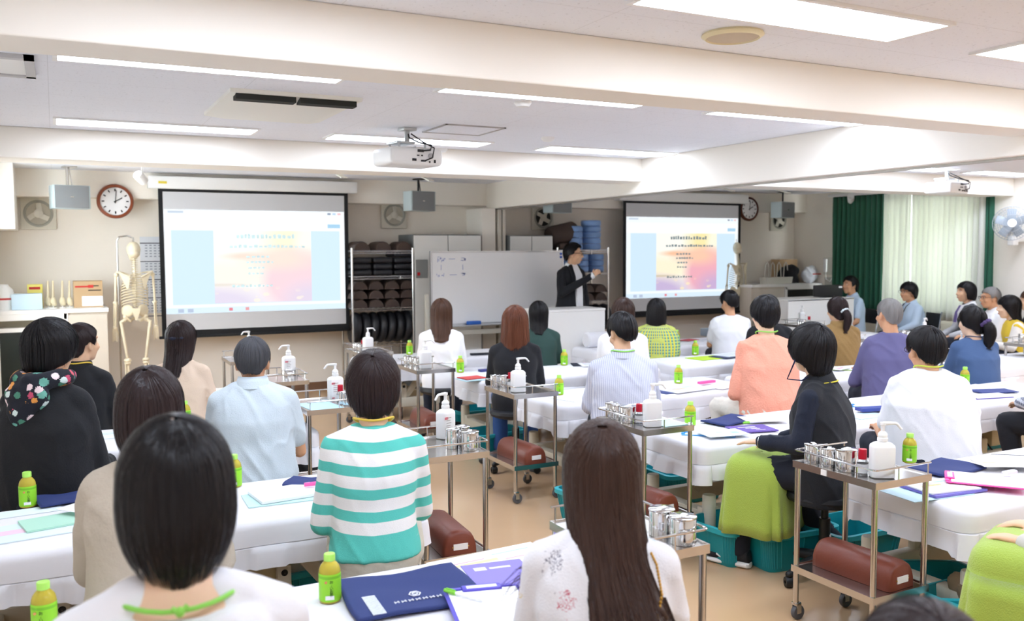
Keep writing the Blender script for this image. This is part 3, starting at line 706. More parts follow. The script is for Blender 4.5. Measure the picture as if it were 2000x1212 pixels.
put('black_print', MB().box(.0, .12, -.102, -.1, .17, .18).box(.05, .1, -.102, -.1, .215, .225), BLACKP, t, 0)
put('white_label', MB().box(-.06, .135, -.103, -.1, .015, .115), WHITEPAPER, t, 0)

# ---- wall calendar behind the skeleton
xa, xb = at(274, 500, Y=10.53).x, at(322, 500, Y=10.53).x
t = empty('wall_calendar', (xa, 10.545, 0), 0, 'long white wall calendar behind the hanging skeleton', 'calendar')
put('sheets', MB().box(0, xb-xa, -.006, 0, .98, 1.82), mat('pale grey paper', '#dfe2e8', .7), t, 0)
m = MB()
for q in range(4):
    for r_ in range(5):
        for k in range(7): m.box(.05+k*.045, .075+k*.045, -.0075, -.006, 1.72-q*.2-r_*.03, 1.732-q*.2-r_*.03)
put('date_print', m, mat('grey print', '#9aa0ad', .8), t, 0)
m = MB()
for q in range(5): m.box(0, xb-xa, -.009, -.006, 1.745-q*.2, 1.755-q*.2)
put('month_bar', m, mat('dark print', '#4c505c', .8), t, 0)

# ---- skeleton models
m_bone = mat('aged ivory bone', '#e6dabd', .5, vary=.12, vscale=14)
def skeleton(x, y, label):
    t = empty('skeleton_model', (x, y, 0), R(4), label, 'skeleton', 'anatomical skeleton models')
    put('skull', MB().ell((0, 0, 1.68), (.068, .088, .082)).ell((0, .045, 1.615), (.045, .05, .05)).ell((0, .07, 1.585), (.035, .03, .02)).ell((0, -.02, 1.64), (.06, .07, .05)), m_bone, t)
    m = MB()
    for k in range(24):
        z = 1.585-k*.0215; yy = -.03*math.sin((1.585-z)/.5*math.pi)-.015+(.03 if z < 1.2 else 0)*math.sin((1.2-z)*12)
        m.lathe([(.012, -.008), (.019, -.006), (.019, .006), (.012, .008)], c=(0, yy, z), n=10)
        m.rc((0, yy-.015, z), .006, (0, yy-.035, z-.008), .004, 6); m.rc((-.03, yy-.01, z), .004, (.03, yy-.01, z), .004, 6)
    put('spine', m, m_bone, t)
    m = MB()
    for k in range(11):
        z = 1.43-k*.028; w = .085+.045*math.sin(min(1, (k+1)/8)*math.pi*.6); dp = .08+.03*math.sin(min(1, (k+1)/9)*math.pi*.6)
        for s in (-1, 1):
            pts = []
            for q in range(12):
                a = math.pi*q/11*(1.0 if k < 8 else .75); pts.append((s*w*math.sin(a), .03-.06-dp*math.cos(a)*.8+dp*.45, z-.05*math.sin(a*.5)**1.5-.02*(q/11)))
            m.tube(pts, .0055, 6)
    put('ribcage', m, m_bone, t)
    put('breastbone', MB().box(-.016, .016, .085, .1, 1.22, 1.38, .006), m_bone, t)
    for s in (-1, 1):
        put('shoulder_blade', MB().loft([[(s*.05, -.095, 1.42), (s*.15, -.07, 1.435), (s*.15, -.062, 1.42), (s*.055, -.085, 1.41)], [(s*.055, -.1, 1.38), (s*.125, -.08, 1.38), (s*.125, -.072, 1.375), (s*.06, -.09, 1.375)], [(s*.075, -.1, 1.28), (s*.088, -.095, 1.28), (s*.088, -.09, 1.28), (s*.075, -.093, 1.28)]]).rc((s*.06, -.1, 1.4), .008, (s*.165, -.05, 1.45), .012), m_bone, t)
        put('collar_bone', MB().chain([(s*.02, .07, 1.41), (s*.09, .06, 1.44), (s*.165, -.02, 1.45)], [.008, .007, .009]), m_bone, t)
        put('upper_arm_bone', MB().ell((s*.175, -.02, 1.42), (.022, .022, .024)).rc((s*.178, -.02, 1.41), .013, (s*.19, -.01, 1.15), .011).ell((s*.19, -.01, 1.135), (.024, .014, .02)), m_bone, t)
        put('forearm_bones', MB().rc((s*.183, -.015, 1.125), .009, (s*.19, .01, .9), .007).rc((s*.2, .0, 1.12), .008, (s*.205, .015, .9), .008), m_bone, t)
        m = MB().ell((s*.197, .015, .88), (.022, .012, .018))
        for k in range(4): m.chain([(s*(.183+k*.011), .015, .87), (s*(.18+k*.013), .02, .81), (s*(.18+k*.013), .03, .75-.01*abs(k-1.5))], [.005, .004, .003], 6)
        m.chain([(s*.18, .02, .87), (s*.165, .035, .82), (s*.165, .04, .79)], [.005, .004, .003], 6)
        put('hand_bones', m, m_bone, t)
        put('hip_bone', MB().ell((s*.075, -.0, 1.05), (.065, .02, .065), Matrix.Rotation(s*.5, 4, 'Z') @ Matrix.Rotation(-s*.25, 4, 'Y')).rc((s*.1, .0, .99), .022, (s*.05, .02, .945), .016).rc((s*.05, .02, .945), .014, (s*.01, .06, .97), .012), m_bone, t)
        put('thigh_bone', MB().ell((s*.1, .01, .96), (.024, .024, .024)).rc((s*.105, .01, .955), .015, (s*.14, .0, .93), .018).rc((s*.14, 0, .93), .017, (s*.09, .01, .56), .014).ell((s*.09, .01, .535), (.036, .026, .026)), m_bone, t)
        put('shin_bones', MB().ell((s*.09, .01, .505), (.034, .026, .018)).rc((s*.088, .015, .5), .017, (s*.085, .01, .16), .012).rc((s*.112, -.005, .49), .008, (s*.108, -.005, .15), .008), m_bone, t)
        m = MB().rc((s*.09, -.02, .13), .02, (s*.09, .05, .12), .02)
        for k in range(5): m.rc((s*(.075+k*.01), .06, .12), .008, (s*(.07+k*.014), .16, .1), .006, 6)
        put('foot_bones', m, m_bone, t)
    put('sacrum', MB().loft([[(-.045, -.04, 1.075), (.045, -.04, 1.075), (.045, -.02, 1.075), (-.045, -.02, 1.075)], [(-.03, -.06, 1.02), (.03, -.06, 1.02), (.03, -.04, 1.02), (-.03, -.04, 1.02)], [(-.008, -.05, .95), (.008, -.05, .95), (.008, -.04, .95), (-.008, -.04, .95)]]), m_bone, t)
    st = put('stand_pole', MB().tube([(-.14, .12, 0.02), (-.14, .12, 1.77), (-.12, .1, 1.81), (-.05, .03, 1.82), (0, 0, 1.8), (0, 0, 1.755)], .009, 8), STEEL, t)
    put('stand_base', MB().rc((-.3, .12, .02), .015, (.1, .12, .02), .015).rc((-.14, -.1, .02), .015, (-.14, .3, .02), .015), STEEL, t)
skeleton(at(263, 560, Y=9.98).x, 9.98, 'hanging anatomical skeleton beside the wide screen, back turned')
skeleton(at(1437, 560, Y=10.2).x, 10.2, 'skeleton half hidden behind the screen on the window side')

# ---- counter in the window corner
t = empty('corner_counter', (at(1483, 557, Y=9.93).x-.14, 9.93, 0), 0, 'beige counter cabinet in the window corner', 'counter')
W = 10.38-t.location.x
put('worktop', MB().box(0, W, -.01, .6, 1.1, 1.14, .004), m_laq, t, 0)
put('carcass', MB().box(.01, W, .02, .6, 0, 1.1), m_beige, t, 0)
put('cabinet_door', MB().box(.02, .62, 0, .02, .06, 1.08, .003), m_beige, t, 0)
put('recess_shade', MB().box(.7, W-.05, .005, .025, .92, 1.05), m_opening_shade, t, 0)  # dark plate before the solid carcass, painted as shade in a recess
put('shelf_front', MB().box(.65, W, -.0, .021, .06, .9, .003).box(.64, .69, -.002, .02, .06, 1.1).box(.65, W, -.002, .02, 1.06, 1.1), m_laq, t, 0)
RZ = 1.14
def on_right(px): return at(px, 545, Y=10.1).x
tag(put('storage_carton', MB().box(on_right(1542), on_right(1578), 10.32, 10.5, RZ, RZ+.36, .003), mat('brown cardboard', '#c19a66'), None), 'brown carton behind the black bag on the corner counter', 'box')
m = MB().ell((on_right(1548), 10.2, RZ+.13), (.2, .08, .14)).ell((on_right(1555), 10.2, RZ+.18), (.15, .07, .1)).box(on_right(1530), on_right(1566), 10.15, 10.25, RZ, RZ+.1)
tag(link('black_bag', cmesh('black_bag', m, .015, 5, (.015, 9, 1, 3)), mat('black bag cloth', '#15161a', .7)), 'slumped black bag on the corner counter', 'bag')
m = MB().ell((on_right(1580), 10.08, RZ+.12), (.13, .09, .125)).ell((on_right(1580), 10.08, RZ+.2), (.08, .06, .06))
t = tag(link('plastic_bag', cmesh('plastic_bag', m, .012, 3, (.018, 14, 1, 9)), mat('translucent white bag', '#dfe3ea', .3)), 'white plastic bag with red print beside the black bag', 'bag')
put('red_print', MB().box(on_right(1576), on_right(1592), 9.975, 9.985, RZ+.13, RZ+.145), mat('red print', '#c8342f'), t, 0)
for k, px in enumerate((1493, 1507, 1522, 1538)):
    t = empty('white_caddy', (on_right(px), 10.05+.03*k, RZ), 0, 'white caddy with an upright handle on the corner counter, %s from the skeleton' % ORD[k], 'caddy', 'white caddies on the corner counter')
    put('tray', MB().loft([[(-.07, -.06, 0), (.07, -.06, 0), (.07, .06, 0), (-.07, .06, 0)], [(-.08, -.07, .1), (.08, -.07, .1), (.08, .07, .1), (-.08, .07, .1)], [(-.07, -.06, .1), (.07, -.06, .1), (.07, .06, .1), (-.07, .06, .1)], [(-.06, -.05, .02), (.06, -.05, .02), (.06, .05, .02), (-.06, .05, .02)]]), mat('ivory plastic', '#dedbd0'), t, 20)
    put('handle', MB().tube([(-.045, 0, .06), (-.03, 0, .28), (0, 0, .32), (.03, 0, .28), (.045, 0, .06)], .008, 6), mat('ivory plastic', '#dedbd0'), t)
# ================================================================ TREATMENT BEDS
BT, BL, BW = .59, 1.82, .66
m_sheet = mat('white cotton sheet', '#e9e8ec', .85, bump=.15, bscale=9, sheen=.1)
m_frame = mat('cream bed frame', '#d9d2c0', .45); m_box = mat('beige motor housing', '#cbbd97', .5)
m_mat = mat('beige mattress', '#c9bda4', .6)
def bed_proto():
    t = empty('treatment_bed', (0, 0, 0))
    put('mattress', MB().box(.02, BL-.02, .02, BW-.02, .47, .575, .03), m_mat, t)
    put('bed_frame', MB().box(.06, BL-.06, .07, .12, .42, .47, .004).box(.06, BL-.06, BW-.12, BW-.07, .42, .47, .004).box(.06, .11, .07, BW-.07, .42, .47).box(BL-.11, BL-.06, .07, BW-.07, .42, .47)
        .box(.1, BL-.1, .09, .15, .13, .22, .006).box(.1, BL-.1, BW-.15, BW-.09, .13, .22, .006).box(.1, .17, .09, BW-.09, .13, .2, .006).box(BL-.17, BL-.1, .09, BW-.09, .13, .2, .006), m_frame, t)
    for a in (.12, BL-.12):
        for b in (.07, BW-.07):
            q = put('post', MB().lathe([(.001, .03), (.036, .03), (.037, .04), (.037, .29), (.034, .3), (.001, .302)], c=(a, b, 0), n=20), m_frame, t)
            put('foot', MB().lathe([(.03, 0), (.034, .004), (.034, .022), (.02, .03), (.001, .03)], c=(a, b, 0), n=16), GREYR, q)
    for x0, x1 in ((.38, .62), (BL-.62, BL-.38)):
        for b in (.14, BW-.14):
            put('lift_arm', MB().box(-.03, .03, -.018, .018, 0, .34, .012, M=Matrix.Translation((x0 if x0 < 1 else x1, b, .18)) @ Matrix.Rotation(R(38 if x0 < 1 else -38), 4, 'Y')), m_frame, t)
        for b in (.115, BW-.115):
            l = put('bracket', MB().box(x0-.03, x0+.03, b-.022, b+.022, .2, .36, .012), m_frame, t)
            put('bolt', MB().lathe([(.001, 0), (.014, 0), (.012, .006), (.001, .006)], M=Matrix.Translation((x0, b+(-.022 if b < .3 else .022), .33)) @ Matrix.Rotation(R(90 if b < .3 else -90), 4, 'X')), BLACKP, l)
    put('motor_box', MB().box(BL/2-.3, BL/2-.08, .1, .26, .13, .32, .012).box(BL/2+.02, BL/2+.3, .14, .3, .24, .36, .012), m_box, t)
    for a in (.35, BL/2-.05, BL-.35):
        c = put('caster', MB().lathe([(.012, -.014), (.032, -.014), (.034, -.008), (.034, .008), (.032, .014), (.012, .014)], M=Matrix.Translation((a, .12, .034)) @ Matrix.Rotation(R(90), 4, 'Y')).box(a-.018, a+.018, .1, .14, .05, .13, .006), BLACKP, t)
    put('power_cord', MB().tube([(BL/2, .2, .3), (BL/2+.02, .1, .18), (BL/2+.06, .02, .03), (BL/2+.2, -.1, .008), (BL/2+.36, -.02, .008)], .006, 6), BLACKP, t)
    return t
def sheet_mesh(seed):
    rnd = random.Random(seed); n = 260; rc = .07
    per = []
    segs = [((rc, 0), (BL-rc, 0)), ((BL, rc), (BL, BW-rc)), ((BL-rc, BW), (rc, BW)), ((0, BW-rc), (0, rc))]
    cen = [(BL-rc, rc, -90), (BL-rc, BW-rc, 0), (rc, BW-rc, 90), (rc, rc, 180)]
    for (a, b), (cx, cy, a0) in zip(segs, cen):
        k = int(round(n*(abs(b[0]-a[0])+abs(b[1]-a[1]))/(2*(BL+BW))))
        for i in range(k):
            f = i/k; per.append((a[0]+(b[0]-a[0])*f, a[1]+(b[1]-a[1])*f, 0))
        for i in range(8):
            an = R(a0+90*i/8); per.append((cx+rc*math.cos(an), cy+rc*math.sin(an), 1))
    N_ = len(per); cx, cy = BL/2, BW/2
    nor = []
    for i in range(N_):
        p0, p1 = per[i-1], per[(i+1) % N_]; tx, ty = p1[0]-p0[0], p1[1]-p0[1]; l = math.hypot(tx, ty); nor.append((ty/l, -tx/l))
    rings = []
    def ring(inset, z, wav=0., pl=0., drop=0.):
        r_ = []
        for i, (px, py, cr) in enumerate(per):
            nx, ny = nor[i]
            w = wav*noise.noise((px*4+seed, py*4, z*3)) + pl*(1 if math.sin(i*2*math.pi/17) > .3 else -1)*.5
            zz = z+drop*noise.noise((px*3.1+seed*2, py*3.1, 5)) - (drop*.9 if cr else 0)
            r_.append((px+nx*(w-inset), py+ny*(w-inset), zz))
        rings.append(r_)
    for ins, z in ((.062, BT), (.05, BT-.0003), (.035, BT-.001), (.025, BT-.003), (.015, BT-.008), (.003, BT-.02), (-.002, BT-.035)): ring(ins, z)
    ring(-.004, BT-.07, .006); ring(-.006, BT-.10, .012, .0); ring(.001, BT-.102, .012, 0); ring(-.010, BT-.106, .012, .008)
    ring(-.014, BT-.13, .02, .018, .004); ring(-.018, BT-.16, .028, .022, .012); ring(-.024, BT-.19, .036, .026, .022)
    mb = MB(); mb.loft(rings[::-1], cap=False)
    mb.f.append(tuple(range((len(rings)-1)*N_, len(rings)*N_)))
    # soft dents on the top come from bump; side folds are real
    me = mb.mesh('bed_sheet'); me.shade_smooth(); me.set_sharp_from_angle(angle=R(60)); me.materials.append(m_sheet); return me
SM = [sheet_mesh(k) for k in (1, 2, 3)]
BEDS = {
 'A': (-.40, 2.15, 'in front of the woman with the black bob'), 'B': (-.40, 3.54, 'in front of the person in the turquoise striped sweater'),
 'C': (-.44, 5.2, 'in front of the man in the light blue shirt'), 'D': (-.44, 6.58, 'in front of the woman in the peach blouse'),
 'r0': (3.26, 2.32, 'with the pink clipboard, behind the large man'), 'r1': (3.06, 3.76, 'in front of the person in the dark vest'),
 'r2': (3.03, 5.22, 'in front of the man in the pale striped shirt'), 'r3': (3.05, 6.52, 'in front of the woman with auburn hair in black'),
 'r4': (2.62, 8.1, 'in front of the woman in dark green'), 's1': (4.98, 3.9, 'in front of the person in the checked sleeve'),
 's2': (4.98, 5.2, 'in front of the older man in the purple top'), 's3': (5.1, 6.5, 'with the lime folder before the mustard shirt'),
 's4': (5.05, 7.92, 'before the man in the white T-shirt under the screen'), 'w2': (7.2, 5.1, 'in front of the woman in the yellow top'),
 'w3': (7.0, 7.1, 'behind the trolley by the staff desk'), 'w4': (7.5, 7.85, 'before the sheer curtain'),
}
bp0 = None
for i, (k, (x, y, ph)) in enumerate(BEDS.items()):
    lab = 'white-sheeted treatment bed ' + ph
    if bp0 is None:
        bp0 = bed_proto(); b = bp0; b.location = (x, y, 0); tag(b, lab, 'treatment bed', 'treatment beds')
    else: b = dup(bp0, (x, y, 0), 0, lab)
    s = bpy.data.objects.new('bed_sheet', SM[i % 3]); COL.objects.link(s); s.location = (x, y, 0)
    tag(s, 'white pleated sheet on the bed ' + ph, 'bed sheet', 'white bed sheets')
    if k == 's4': b.scale = s.scale = (1.3, 1, 1)

# ================================================================ TROLLEYS
TT = .72
def trolley_proto():
    t = empty('steel_trolley', (0, 0, 0)); w, d = .165, .225
    def tray(z): return MB().loft([[(-w, -d, z-.03), (w, -d, z-.03), (w, d, z-.03), (-w, d, z-.03)], [(-w, -d, z), (w, -d, z), (w, d, z), (-w, d, z)], [(-w+.006, -d+.006, z), (w-.006, -d+.006, z), (w-.006, d-.006, z), (-w+.006, d-.006, z)], [(-w+.008, -d+.008, z-.006), (w-.008, -d+.008, z-.006), (w-.008, d-.008, z-.006), (-w+.008, d-.008, z-.006)]])
    put('top_tray', tray(TT), STEEL, t, 20); put('lower_tray', tray(.25), STEEL, t, 20)
    for a in (-w+.016, w-.016):
        for b in (-d+.016, d-.016):
            l = put('leg', MB().cyl((a, b, .075), (a, b, TT-.03), .0125), STEEL, t)
            c = put('caster_wheel', MB().lathe([(.008, -.011), (.03, -.011), (.033, -.006), (.033, .006), (.03, .011), (.008, .011)], M=Matrix.Translation((a+.012, b, .033)) @ Matrix.Rotation(R(90), 4, 'X')), GREYR, l)
            put('caster_fork', MB().box(a-.006, a+.02, b-.016, b-.013, .03, .075).box(a-.006, a+.02, b+.013, b+.016, .03, .075).box(a-.012, a+.02, b-.016, b+.016, .066, .08, .003), STEEL, l)
    m = MB(); z = TT+.048; e = .004
    m.tube([(w-e, -d+e, z), (-w+.02, -d+e, z), (-w+.008, -d+.008, z), (-w+e, -d+.02, z), (-w+e, d-.02, z), (-w+.008, d-.008, z), (-w+.02, d-e, z), (w-e, d-e, z)], .0042, 8)
    for a, b in ((w-.02, -d+e), (-.03, -d+e), (-w+e, -d+.1), (-w+e, d-.1), (-.03, d-e), (w-.02, d-e)): m.cyl((a, b, TT-.03), (a, b, z), .0035, n=6)
    put('guard_rail', m, STEELD, t)
    return t
TROL = {
 'T1': (3.045, 2.68, 0, 'behind the dark-vested person, nearest the bed with the pink clipboard'), 'T2': (1.655, 2.41, 180, 'partly hidden by the long brown hair'),
 'T3': (1.61, 3.93, 180, 'next to the turquoise striped sweater'), 'T4': (2.78, 5.31, 0, 'behind the woman with auburn hair in black'),
 'T5': (2.84, 3.97, 0, 'behind the man in the pale striped shirt'), 'T6': (2.65, 6.72, 0, 'behind the woman in white with long brown hair'),
 'T7': (1.45, 5.38, 180, 'with the pale blue sheet, beside the light blue shirt'), 'T8': (1.45, 6.62, 180, 'beyond the shoulder of the light blue shirt'),
 'T9': (1.46, 8.0, 180, 'mostly hidden behind the head of the man in light blue'), 'T10': (2.62, 8.1, 0, 'in front of the black cushion rack'),
 'T11': (8.3, 8.25, 0, 'in front of the staff desk'), 'T12': (7.3, 6.75, 0, 'beside the elbow of the mustard shirt'),
 'T13': (7.93, 6.38, 0, 'behind the older man in the purple top'), 'T14': (6.88, 5.1, 180, 'hidden behind the blue sweater'), 'T15': (8.55, 5.42, 0, 'beside the woman in the yellow top'),
}
tp0 = None
for k, (x, y, rz, ph) in TROL.items():
    lab = 'stainless steel trolley ' + ph
    if tp0 is None:
        tp0 = trolley_proto(); tp0.location = (x, y, 0); tag(tp0, lab, 'trolley', 'steel trolleys')
    else: dup(tp0, (x, y, 0), R(rz), lab)

# ---- canisters, jars, pump bottles
def canister_proto():
    t = empty('steel_canister')
    put('canister_body', MB().lathe([(.001, 0), (.96, 0), (1, .03), (1, 1.9), (.98, 1.93), (.001, 1.93)], n=32), STEELD, t, 50)
    l = put('lid', MB().lathe([(1.04, 1.84), (1.06, 1.88), (1.05, 1.98), (.98, 2.02), (.001, 2.04)], n=32), STEELD, t, 50)
    put('lid_label', MB().box(-.5, .5, -.22, .22, 2.03, 2.055), WHITEPAPER, l, 0)
    put('handle', MB().tube([(1.0, -.25, 1.2), (1.25, -.25, 1.2), (1.25, .25, 1.2), (1.0, .25, 1.2)], .05, 6), STEELD, t)
    return t
m_clear = mat('clear glass', '#f4f8f8', .03, trans=.9, ior=1.2, alpha=.6); m_red = mat('red cap', '#c4122f', .35)
def jar_proto():
    t = empty('spray_bottle')
    put('clear_body', MB().lathe([(.001, 0), (.022, 0), (.023, .005), (.023, .05), (.018, .062), (.014, .068)], n=20), m_clear, t)
    put('red_cap', MB().lathe([(.001, .064), (.0165, .064), (.0175, .07), (.0165, .106), (.001, .107)], n=20), m_red, t)
    put('paper_label', MB().lathe([(.0234, .012), (.0238, .012), (.0238, .045), (.0234, .045)], n=20, cap=False), mat('clear printed label', '#e6e6e6', .6), t)
    return t
m_pump = mat('white pump bottle plastic', '#f4f3f2', .35, sss=.05); m_pinkp = mat('pink red print', '#e0707e', .6); m_greyp = mat('pale grey print', '#b9b4ae', .6)
def se(w, d, z, e=4., n=32):
    r_ = []
    for j in range(n):
        a = 2*math.pi*j/n; c, s = math.cos(a), math.sin(a)
        r_.append((w*math.copysign(abs(c)**(2/e), c), d*math.copysign(abs(s)**(2/e), s), z))
    return r_
def pump_proto():
    t = empty('pump_bottle')
    put('bottle_body', MB().loft([se(.044, .03, 0), se(.048, .034, .004), se(.048, .034, .125), se(.046, .032, .134), se(.036, .026, .143, 3), se(.018, .018, .148, 2), se(.017, .017, .158, 2)]), m_pump, t)
    put('collar', MB().lathe([(.017, .15), (.021, .152), (.021, .163), (.018, .166), (.019, .172), (.019, .18), (.016, .184), (.011, .19), (.008, .192), (.008, .215), (.012, .217), (.012, .228), (.001, .23)], n=24), m_pump, t)
    put('spout', MB().tube([(0, 0, .223), (-.03, 0, .224), (-.05, 0, .224), (-.058, 0, .22), (-.076, 0, .199)], [.0085, .0075, .0065, .006, .005], 10), m_pump, t)
    m = MB()
    for k in range(5): m.box(-.03, .004-.006*(k % 2), -.0346, -.0338, .105-k*.013, .109-k*.013)
    put('pale_print', m, m_greyp, t, 0)
    put('pink_print', MB().box(-.042, -.018, -.0346, -.0336, .1, .112).box(-.04, -.022, -.0346, -.0336, .012, .018), m_pinkp, t, 0)
    put('barcode', MB().box(.012, .018, -.0346, -.0336, .012, .03).box(.02, .022, -.0346, -.0336, .012, .03).box(.025, .031, -.0346, -.0336, .012, .03), m_greyp, t, 0)
    return t
cp0, jp0, pp0 = canister_proto(), jar_proto(), pump_proto()
used = set()
def place(proto, p, rz, label, cat, group, sc=1.):
    if proto.name in used: o = dup(proto)
    else: o = proto; used.add(proto.name)
    o.location = p; o.rotation_euler = (0, 0, rz); o.scale = (sc, sc, sc) if isinstance(sc, (int, float)) else sc
    tag(o, label, cat, group); return o
DZ = TT-.006
short = {'T1': 'beside the pink clipboard bed', 'T2': 'by the long brown hair', 'T3': 'next to the turquoise striped sweater', 'T4': 'behind the auburn-haired woman', 'T5': 'behind the pale striped shirt', 'T6': 'behind the woman in white', 'T7': 'with the pale blue sheet', 'T8': 'beyond the light blue shirt', 'T9': 'behind the head of the man in light blue', 'T10': 'before the black cushion rack', 'T11': 'before the staff desk', 'T12': 'by the mustard shirt', 'T13': 'behind the purple top', 'T14': 'behind the blue sweater', 'T15': 'by the yellow top'}
ITEMS = {  # canisters from the pump bottle outwards: px, py, radius, height ; jar ; pump (px, py, turn)
 'T1': ([(1652, 918, .045, .095), (1619, 910, .035, .082), (1588, 902, .038, .085)], (1684, 925), (1722, 931, 150)),
 'T2': ([(1292, 1043, .042, .09), (1340, 1058, .042, .09)], None, None),
 'T3': ([(884, 874, .034, .095), (903, 869, .036, .095), (927, 876, .042, .09)], (875, 852), (858, 848, 25)),
 'T4': ([(985, 756, .032, .085), (971, 754, .03, .082), (956, 752, .032, .085)], (997, 757), (1012, 765, 170)),
 'T5': ([(1226, 824, .042, .09), (1206, 819, .03, .085), (1191, 815, .034, .09)], (1248, 826), (1274, 832, 165)),
 'T6': ([(816, 717, .03, .08), (806, 715, .028, .08), (796, 713, .03, .08)], None, (831, 719, 170)),
 'T7': ([(670, 789, .024, .08), (677, 791, .024, .08), (685, 791, .028, .085)], (665, 784), (656, 779, 10)),
 'T8': ([(580, 732, .05, .045)], (566, 729), (557, 727, 10)),
 'T9': ([], None, (484, 694, 20)),
 'T10': ([(704, 686, .026, .075), (698, 685, .026, .075), (691, 685, .026, .075)], (709, 686), (719, 688, 190)),
 'T11': ([(1567, 636, .03, .08), (1556, 636, .03, .08), (1545, 636, .028, .08)], (1580, 634), (1592, 630, 60)),
 'T12': ([(1686, 660, .03, .085), (1676, 660, .03, .085)], None, None),
 'T13': ([(1785, 662, .032, .075), (1775, 660, .032, .075), (1765, 658, .034, .075)], (1794, 662), (1806, 664, 200)),
 'T14': ([], None, (1886, 712, 60)),
 'T15': ([(1996, 668, .032, .085), (1985, 667, .034, .085)], None, None),
}
JR = {k: ((v[0], v[1])) for k, v in TROL.items()}
for k, (cans, jar, pump) in ITEMS.items():
    tx, ty = JR[k]
    def clampT(p, r):
        p = Vector(p); a, b = .15-r, .21-r
        return Vector((min(max(p.x, tx-a), tx+a), min(max(p.y, ty-b), ty+b), DZ))
    for i, (px, py, r_, h) in enumerate(cans):
        p = clampT(at(px, py, Z=DZ), r_)
        nm = 'steel canister %s, trolley %s' % (('next to the pump bottle', 'second from the pump bottle', 'third from the pump bottle')[i] if pump else ('farther of two', 'nearer of two')[i], short[k])
        if k == 'T8': nm = 'low steel dish with lid on the trolley beyond the light blue shirt'
        place(cp0, p, R(25*i+10), nm, 'canister', 'steel canisters on trolleys', (r_, r_, h/2.03))
    if jar: place(jp0, clampT(at(*jar, Z=DZ), .024), 0, 'small clear red-capped bottle on the trolley ' + short[k], 'bottle', 'clear bottles with red caps')
    if pump: place(pp0, clampT(at(pump[0], pump[1], Z=DZ), .04), R(pump[2]), 'white pump bottle on the trolley ' + short[k], 'pump bottle', 'white pump bottles')
p = at(1600, 880, Z=TT+.09)
tag(put('forceps', MB().tube([p, p+Vector((.03, .06, .006)), p+Vector((.1, .05, .008))], .0035, 6), STEELD, None), 'steel forceps lying across the canisters beside the pink clipboard bed', 'forceps')
put_lbl = MB().box(-.168, -.165, .03, .06, TT-.028, TT-.004)
o = tag(put('number_tag', put_lbl, WHITEPAPER, None, 0), 'small white paper tag stuck on the trolley rim beside the pink clipboard bed', 'tag'); o.location = (3.045, 2.68, 0)
# paper on trolleys
m_pale = mat('pale blue paper', '#bfe6f3', .7); m_teal = mat('pale teal paper', '#bfe0dc', .7)
tag(put('paper_sheet', MB().box(-.12, .08, -.2, .1, DZ, DZ+.002, M=Matrix.Translation((1.42, 5.37, 0)) @ Matrix.Rotation(R(6), 4, 'Z')), m_pale, None, 0), 'pale blue sheet on the trolley beside the light blue shirt', 'paper')
tag(put('paper_sheet', MB().box(-.01, .14, -.18, .06, DZ, DZ+.003, M=Matrix.Translation((2.86, 3.97, 0))), m_teal, None, 0), 'pale teal sheet on the trolley behind the pale striped shirt', 'paper')
# bolsters on the lower trays
m_leather = mat('reddish brown leather', '#7c3f2f', .38, bump=.06, bscale=90)
def bolster_proto():
    t = empty('leather_bolster'); rings = []
    for yy, s in ((-.2, .86), (-.192, .95), (-.17, 1), (.17, 1), (.192, .95), (.2, .86)):
        rings.append([(.085*s*math.copysign(abs(math.cos(a))**.75, math.cos(a)), yy, .0+.115*s*math.sin(a)**.8 if math.sin(a) > 0 else 0) for a in [math.pi*k/18 for k in range(19)]])
    put('bolster_body', MB().loft(rings), m_leather, t, 50)
    put('name_label', MB().box(-.035, .035, -.2035, -.199, .028, .056), WHITEPAPER, t, 0)
    put('label_pin', MB().box(-.041, -.035, -.203, -.199, .039, .044).box(.035, .041, -.203, -.199, .039, .044), mat('brass pin', '#c9a24a', .3, .8), t, 0)
    return t
lb0 = bolster_proto()
for k, dx, dy, rz in (('T1', .02, 0, 4), ('T3', .03, -.02, -4), ('T4', .0, 0, 3), ('T5', 0, 0, 5), ('T6', 0, 0, -3), ('T2', 0, 0, 0)):
    place(lb0, (TROL[k][0]+dx, TROL[k][1]+dy, .245), R(rz), 'reddish brown bolster under the trolley ' + short[k], 'bolster', 'leather bolsters on trolleys')

